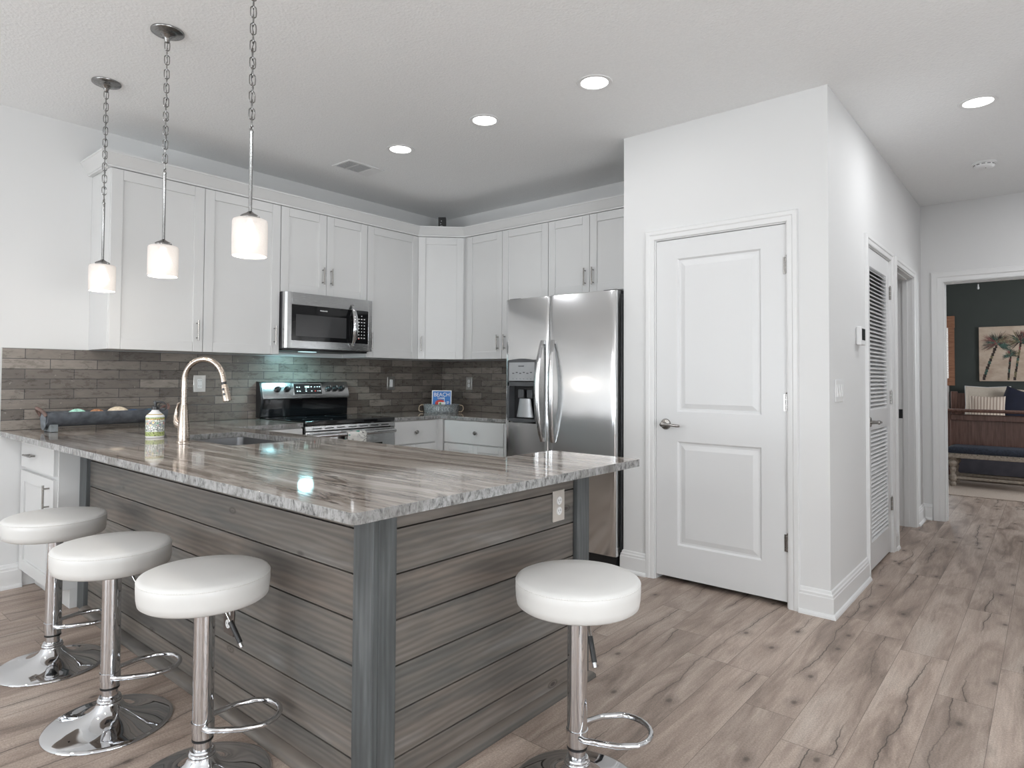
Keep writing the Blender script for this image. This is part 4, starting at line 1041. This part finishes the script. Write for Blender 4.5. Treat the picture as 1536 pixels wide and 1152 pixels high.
shell('orange brown scallop shell in the middle of the trough tray', .258, 0, .036, simple('orange_shell', (.50, .24, .12), .5, var=.5, scale=60), 14)
shell('cream whelk shell beside the orange shell in the trough tray', .368, 0, .050, simple('cream_shell', (.78, .66, .50), .5, var=.15, scale=50), 9)
for lab, x, c_ in (('dark blue starfish near the soap bottle in the trough tray', .462, (.035, .09, .20)), ('blue starfish with a red tip at the right end of the trough tray', .548, (.05, .16, .26))):
    mb = MB(); P5 = []
    for i in range(10):
        a = 2*PI*i/10; rr__ = .042 if i % 2 == 0 else .017; P5.append((rr__*math.cos(a), rr__*math.sin(a)))
    mb.loft([[(x_, y_, 0) for x_, y_ in P5], [(x_*.9, y_*.9, .008) for x_, y_ in P5], [(x_*.35, y_*.35, .018) for x_, y_ in P5], [(x_*.02, y_*.02, .021) for x_, y_ in P5]])
    o = put('starfish', mb, simple('starfish_%d' % int(x*1000), c_, .7, var=.4, scale=120), None, angle=60)
    o.location = (-4.27, 1.06+x, ZC+.0585+.032); o.rotation_euler = (.25, -.2, x*7); tag(o, lab, 'starfish')

# galvanised planter tray with the recipe book on its stand in the corner
galv = None
def galv_mat():
    g_ = G('galvanised_metal'); n = g_.noise(g_.co(), 90, 3, .6)
    g_.bump(g_.noise(g_.co(scale=(1, 1, .35)), 75, 3, .6), .7, .006)
    return g_.set(Base_Color=g_.ramp(n, [(.35, (.20, .23, .25)), (.65, (.62, .66, .67))]), Metallic=.35, Roughness=.4)
galv = galv_mat()
cx_, cy_ = -4.185, 4.015; fa_ = math.radians(40.2)
tb = thing('metal_basket', 'embossed galvanised metal basket with rope handles in the corner', 'basket', (cx_, cy_, ZC), fa_)
def ov(a, b, z, n=40): return [(a*math.cos(2*PI*i/n), b*math.sin(2*PI*i/n), z) for i in range(n)]
m = MB().loft([ov(.150, .085, .0), ov(.153, .088, .004), ov(.163, .095, .072), ov(.166, .098, .075), ov(.160, .092, .074), ov(.150, .086, .008), ov(.02, .01, .006)])
put('basket_wall', m, galv, tb, angle=50)
m = MB()
for i in range(15):
    a = -PI/2+(i-7)*.105; x_, y_ = .1615*math.cos(a), .0945*math.sin(a); M_ = T(x_, y_, .037) @ Matrix.Rotation(a+PI/2, 4, 'Z')
    if i == 7: continue
    m.box(-.004, .004, -.002, .003, -.018, .018, M_); 
    if i % 2: m.box(-.004, .006, -.002, .003, .010, .018, M_)
put('embossed_letters', m, galv, tb)
rope = simple('jute_rope', (.42, .33, .24), .9, var=.4, scale=200)
for k in (-1, 1):
    put('rope_handle', MB().tube([(k*(.158+.040*math.sin(PI*i/12)), -.03+.02*math.cos(PI*i/12), .066-.055*(i/12)+.012*math.sin(2*PI*i/12)) for i in range(13)], .0045, 10), rope, tb)
bk_m = simple('book_blue', (.012, .16, .50), .4, var=.06); 
bk = thing('recipe_book', 'blue recipe book with white BEACH title standing in the metal basket', 'book', (cx_-.0, cy_-.0, ZC+.020), fa_)
MBk = T(0, .005, 0) @ Matrix.Rotation(math.radians(-8), 4, 'X')
put('book_cover', MB().box(-.088, .088, -.008, -.0055, .0, .178, MBk).box(-.088, .088, .006, .0085, .0, .178, MBk).box(-.088, -.0855, -.0055, .006, 0, .178, MBk), bk_m, bk, .0006)
put('book_pages', MB().box(-.085, .085, -.005, .0055, .003, .175, MBk), white_pl, bk)
put('cover_border', MB().box(-.088, .088, -.0086, -.0081, .170, .178, MBk).box(-.088, -.080, -.0086, -.0081, .0, .170, MBk).box(.080, .088, -.0086, -.0081, .0, .170, MBk), white_ink, bk)
text('BEACH', .050, white_ink, bk, MBk @ T(0, -.0084, .138) @ RX, 'title_lettering', width=.138)
text('Cocktails', .022, white_ink, bk, MBk @ T(-.008, -.0084, .108) @ RX, 'title_lettering', bold=.0005, width=.058)
mpl = MB().lathe([(.042, 0), (.042, .0005), (.032, .0008), (.032, .0004), (0, .0004)], 28, MBk @ T(-.012, -.0083, .062) @ Matrix.Rotation(PI/2, 4, 'X') @ Matrix.Diagonal((1.1, .75, 1, 1)))
put('cover_drink_ring', mpl, red_ink, bk)
put('cover_glass', MB().box(-.028, .035, -.0098, -.0092, .040, .072, MBk).box(.022, .026, -.0098, -.0092, .07, .115, MBk), white_ink, bk)
put('cover_fruit', MB().lathe([(.010, 0), (.010, .0004), (0, .0004)], 16, MBk @ T(-.012, -.0099, .058) @ Matrix.Rotation(PI/2, 4, 'X')), simple('green_ink', (.10, .30, .06), .5), bk)
put('cover_caption', MB().box(.046, .066, -.0087, -.0082, .075, .079, MBk).box(.046, .068, -.0087, -.0082, .066, .070, MBk).box(.046, .062, -.0087, -.0082, .057, .061, MBk), white_ink, bk)

# small speaker on top of the corner wall cabinet
sk2 = thing('small_speaker', 'small black speaker on top of the corner cabinet', 'speaker', (-4.225, 4.045, UZ1), fa_)
put('speaker_body', MB().box(-.034, .034, -.03, .03, 0, .225), black_satin, sk2, .003)
put('driver', MB().lathe([(.016, 0), (.014, .002), (.006, -.003), (0, .001)], 20, T(-.006, -.030, .135) @ Matrix.Rotation(PI/2, 4, 'X')), panel_grey, sk2)
put('indicator', MB().lathe([(.005, 0), (0, .001)], 12, T(-.006, -.030, .19) @ Matrix.Rotation(PI/2, 4, 'X')).lathe([(.005, 0), (0, .001)], 12, T(-.012, -.030, .165) @ Matrix.Rotation(PI/2, 4, 'X')), panel_grey, sk2)

# ================================================================== bedroom seen through the doorway
bed_wood = plankwood('reddish_bed_wood', 'z', True)
gw = G('walnut_bed'); vv = gw.co(scale=(30, 30, 2)); nn = gw.noise(vv, 2, 4, .6, .5)
bed_wood = gw.set(Base_Color=gw.ramp(nn, [(.3, (.085, .040, .030)), (.7, (.20, .105, .080))]), Roughness=.42)
bd = thing('bed', 'wooden bed with a tall panelled footboard in the far bedroom', 'bed', (0, 9.42, 0))
bx0, bx1 = -1.03, .62
put('footboard', MB().box(bx0, bx1, 0, .045, .10, .80).box(bx0-.0, bx0+.09, -.02, .065, .0075, .83).box(bx1-.09, bx1, -.02, .065, .0075, .83), bed_wood, bd, .004)
put('footboard_cap', MB().sweep([(bx0-.03, 0), (bx1+.03, 0)], [(-.09, .828), (.055, .828), (.062, .838), (.062, .850), (.050, .862), (-.085, .862), (-.095, .85), (-.095, .838)], lambda u, v, d: (u, v, d)), bed_wood, bd)
put('footboard_rail', MB().box(bx0+.09, bx1-.09, -.022, 0, .73, .795), bed_wood, bd, .004)
put('footboard_lower_panel', MB().box(bx0+.09, bx1-.09, -.022, 0, .10, .36), simple('bed_lower_rail', (.075, .072, .095), .45, var=.15), bd, .006)
put('side_rail', MB().box(bx0+.02, bx0+.055, .066, 1.86, .22, .42).box(bx1-.055, bx1-.02, .066, 1.86, .22, .42), bed_wood, bd, .004)
put('headboard', MB().box(bx0-.07, bx1+.05, 1.93, 1.98, .15, 1.02).box(bx0-.10, bx0-.02, 1.91, 2.0, 0, 1.045).box(bx1, bx1+.08, 1.91, 2.0, 0, 1.045), bed_wood, bd, .005)
mt_ = put('mattress', MB().box(bx0+.06, bx1-.06, .07, 1.86, .30, .578), simple('cream_linen', (.60, .56, .50), .9, var=.06, scale=30), bd, .05)
def pillow(name, label, w_, h_, t_, m_, loc, rot, extra=None):
    mb = MB(); n = 18; A_, B_ = [], []
    for j_ in range(n+1):
        ra, rb = [], []
        for i in range(n+1):
            u, v = i/n*2-1, j_/n*2-1
            e = max(0, (1-abs(u)**3)*(1-abs(v)**3))**.5
            px_ = u*w_/2*(1-.06*(1-abs(u))*0-.05*(1-v*v)*abs(u)**2); pz_ = v*h_/2*(1-.07*(1-u*u)*abs(v)**2)
            ra.append((px_, -t_/2*e-.001, pz_)); rb.append((px_, t_/2*e+.001, pz_))
        A_.append(ra); B_.append(rb)
    mb.loft(A_, closed_u=False); mb.loft(B_[::-1], closed_u=False)
    for k in (0, -1):
        mb.loft([A_[k], B_[k]], closed_u=False); mb.loft([[r_[k] for r_ in A_], [r_[k] for r_ in B_]], closed_u=False)
    bmesh.ops.remove_doubles(mb.bm, verts=mb.bm.verts[:], dist=.0004)
    o = put(name, mb, m_, None, angle=80); o['label'] = label; o.location = loc; o.rotation_euler = rot
    return o
gl = G('linen_pillow'); nl = gl.noise(gl.co(), 160, 2); lin = gl.set(Base_Color=gl.ramp(nl, [(.3, (.50, .43, .36)), (.7, (.64, .57, .49))]), Roughness=.95)
p1 = pillow('bed_pillow', 'beige linen pillow with white piping leaning on the headboard', .52, .54, .13, lin, (-.695, 11.235, .862), (math.radians(-12), 0, 0))
tag(p1, cat='pillow')
put('piping', MB().tube([(x_, 0, z_) for x_, z_ in [(-.26, -.27), (-.247, 0), (-.26, .27), (0, .251), (.26, .27), (.247, 0), (.26, -.27), (0, -.251)]], .005, 8, True), white_pl, p1)
gs = G('striped_pillow'); wv_ = gs.n('ShaderNodeTexWave', 0, {'bands_direction': 'X'}, Vector=gs.tc.outputs['Object'], Scale=9.0, Distortion=.6, Detail=1.0)
strp = gs.set(Base_Color=gs.ramp(wv_, [(.35, (.40, .31, .26)), (.6, (.66, .57, .49))]), Roughness=.95)
p2 = pillow('lumbar_pillow', 'small beige striped lumbar pillow in front of the linen pillow', .40, .40, .09, strp, (-.68, 10.96, .80), (math.radians(-14), 0, 0)); tag(p2, cat='pillow')
p3 = pillow('velvet_pillow', 'navy blue velvet pillow beside the beige pillows', .44, .44, .14, simple('navy_velvet', (.006, .008, .024), .8, var=.2), (-.335, 11.07, .857), (math.radians(-8), math.radians(20), 0)); tag(p3, cat='pillow')
p4 = pillow('bed_pillow', 'cream pillow behind the navy velvet pillow at the frame edge', .46, .50, .12, lin, (-.14, 11.25, .842), (math.radians(-10), 0, 0)); tag(p4, cat='pillow')

# bench with turned legs
bw = simple('whitewashed_bench_wood', (.36, .31, .26), .6, var=.25, scale=40)
bn = thing('upholstered_bench', 'long bench with navy cushion and turned whitewashed legs', 'bench', (-.93, 8.83, 0))
BL, BD = 1.25, .42
put('cushion', MB().loft([[(x, y, z) for x, y in arc(BL-.04-i_, BD-.04-i_, .04, 0, PI/2)+arc(.04+i_, BD-.04-i_, .04, PI/2, PI)+arc(.04+i_, .04+i_, .04, PI, 1.5*PI)+arc(BL-.04-i_, .04+i_, .04, 1.5*PI, 2*PI)] for i_, z in ((0, .385), (-.004, .40), (.0, .425), (.015, .445), (.05, .458))]), simple('navy_seat', (.020, .026, .042), .8, var=.5, scale=60), bn, angle=60)
fr_ = put('seat_frame', MB().box(.0, BL, .0, BD, .330, .384), bw, bn, .006)
m = MB()
for i in range(24): m.lathe([(.0055, 0), (.004, .003), (0, .0042)], 8, T(.03+i*.052, .0, .374) @ Matrix.Rotation(PI/2, 4, 'X'))
put('nailhead', m, nickel, fr_)
for x in (.055, BL-.055):
    for y in (.055, BD-.055):
        put('leg', MB().lathe([(.0, 0.007), (.024, .008), (.034, .03), (.030, .05), (.020, .058), (.032, .07), (.036, .085), (.036, .125), (.026, .135), (.022, .15), (.030, .19), (.034, .21), (.026, .222), (.030, .232), (.050, .262), (.048, .285), (.028, .305), (.038, .318), (.038, .3295)], 24, T(x, y, 0)), bw, bn, angle=50)
put('stretcher', MB().box(.085, BL-.085, .04, .07, .09, .12).box(.085, BL-.085, BD-.07, BD-.04, .09, .12), bw, bn, .004)
rug = MB().box(-1.5, 1.4, 8.20, 10.6, .0005, .007)
gr = G('beige_rug'); nr = gr.noise(gr.co(), 120, 3)
gr.bump(nr, .5, .004)
tag(put('area_rug', rug, gr.set(Base_Color=gr.ramp(nr, [(.3, (.36, .29, .24)), (.7, (.52, .44, .38))]), Roughness=.95), None), 'beige woven rug under the bed and bench', 'rug')

# wall art
art = thing('palm_painting', 'unframed canvas painting of palm trees above the bed', 'painting', (-.795, BY1, 1.585))
AW, AH = 1.02, .775
ga = G('painting_ground'); na = ga.noise(ga.co(scale=(1, 1, 1.6)), 5, 4, .6)
put('canvas', MB().box(0, AW, -.035, -.001, -AH/2, AH/2), ga.set(Base_Color=ga.ramp(na, [(.3, (.42, .31, .24)), (.55, (.56, .45, .36)), (.75, (.62, .54, .45))]), Roughness=.8), art)
cols = [simple('palm_dark', (.05, .035, .03), .8, var=.5, scale=40), simple('palm_green', (.06, .11, .09), .8, var=.5, scale=40), simple('palm_red', (.20, .06, .065), .8, var=.4, scale=40), simple('palm_olive', (.20, .17, .10), .8, var=.4, scale=40)]
def palm(x0, z0, x1, z1, R_, nf, seed):
    rd = random.Random(seed)
    m = MB(); n = 14
    for i in range(n):
        t0, t1 = i/n, (i+1)/n; w0 = .022-.006*t0
        a0 = (x0+(x1-x0)*t0**1.1, z0+(z1-z0)*t0); a1 = (x0+(x1-x0)*t1**1.1, z0+(z1-z0)*t1)
        m.mi = rd.choice([0, 0, 3, 2] if t0 > .7 else [0, 0, 3, 1])
        m.box(min(a0[0], a1[0])-w0/2+rd.uniform(-.004, .004), max(a0[0], a1[0])+w0/2, -.0372, -.0352, a0[1]-.002, a1[1]+.004)
    put('palm_trunk', m, cols, art, fix=True)
    m = MB()
    for k in range(nf):
        a = rd.uniform(-.5, PI+.5); L_ = R_*rd.uniform(.6, 1); m.mi = rd.choice([0, 0, 1, 1, 2, 3])
        cx2, cz2 = x1+rd.uniform(-.02, .02), z1+rd.uniform(-.02, .02)
        for q in range(9):
            b = a+rd.uniform(-.35, .35); l2 = L_*rd.uniform(.5, 1); c, s_ = math.cos(b), math.sin(b); ww = .0035
            y_ = -.0375-rd.random()*.001
            ex, ez = cx2+c*l2, cz2+s_*l2-.25*l2*abs(c)
            ex = min(max(ex, .004), AW-.004); ez = min(max(ez, -AH/2+.004), AH/2-.004)
            m.quad((cx2-s_*ww, y_, cz2+c*ww), (cx2+s_*ww, y_, cz2-c*ww), (ex+s_*.001, y_, ez-c*.001), (ex-s_*.001, y_, ez+c*.001))
    put('palm_crown', m, cols, art, fix=False)
palm(.05, -.37, .215, .16, .22, 34, 1); palm(.40, -.37, .475, .17, .20, 32, 2); palm(.33, -.37, .36, -.02, .12, 20, 5); palm(.74, -.37, .68, .12, .2, 30, 3)

# woven shade
ws = thing('woven_window_shade', 'brown woven shade hanging over the bedroom window', 'window shade', (-1.08, BY1, 2.15))
gws = G('woven_reed'); zz = gws.co(scale=(3, 1, 90)); nz = gws.noise(zz, 2, 3, .7)
wov = gws.set(Base_Color=gws.ramp(nz, [(.3, (.16, .065, .035)), (.55, (.33, .155, .09)), (.75, (.45, .25, .155))]), Roughness=.75)
put('valance', MB().box(-1.02, 0, -.075, -.030, -.17, 0), wov, ws, .003)
gsh = G('sunlit_weave'); ng = gsh.noise(gsh.co(scale=(1, 1, 2)), 45, 4, .8)
sun_w = gsh.set(Base_Color=gsh.ramp(ng, [(.4, (.35, .30, .25)), (.6, (.8, .8, .78))]), Roughness=.9, Transmission_Weight=.5, Emission_Color=gsh.ramp(ng, [(.42, (.35, .35, .35)), (.58, (1, 1, 1))]), Emission_Strength=.45)  # emission imitates daylight shining through the weave
put('shade_panel', MB().box(-1.0, -.075, -.044, -.040, -.92, -.17), sun_w, ws)
put('shade_border', MB().box(-.080, -.005, -.050, -.036, -.92, -.17).box(-1.0, -.005, -.052, -.034, -1.02, -.915), wov, ws)
# fan pull chain
pc = thing('ceiling_fan_pull', 'small white pull on a thin chain hanging from the bedroom fan', 'pull chain', (-.62, 8.9, 2.26))
put('pull_chain', MB().tube([(0, 0, .03), (0, 0, .30)], .0015, 6), nickel, pc)
put('pull_knob', MB().lathe([(.004, .03), (.008, .022), (.006, .012), (.010, -.006), (.010, -.022), (.004, -.028), (0, -.029)], 16), white_pl, pc, angle=50)
fn = thing('ceiling_fan', 'bedroom ceiling fan above the doorway view', 'ceiling fan', (-.62+.08, 8.9, HC))
put('motor_housing', MB().lathe([(.07, 0), (.07, -.02), (.025, -.04), (.02, -.10), (.10, -.12), (.115, -.15), (.10, -.18), (0, -.185)], 32), white_pl, fn, angle=50)
for k in range(5):
    put('fan_blade', MB().box(.11, .62, -.065, .065, -.148, -.142, Matrix.Rotation(2*PI*k/5+.3, 4, 'Z') @ Matrix.Rotation(.18, 4, 'X')), white_pl, fn, .002)
bpy.data.objects['pull_chain'].scale = (1, 1, 1)
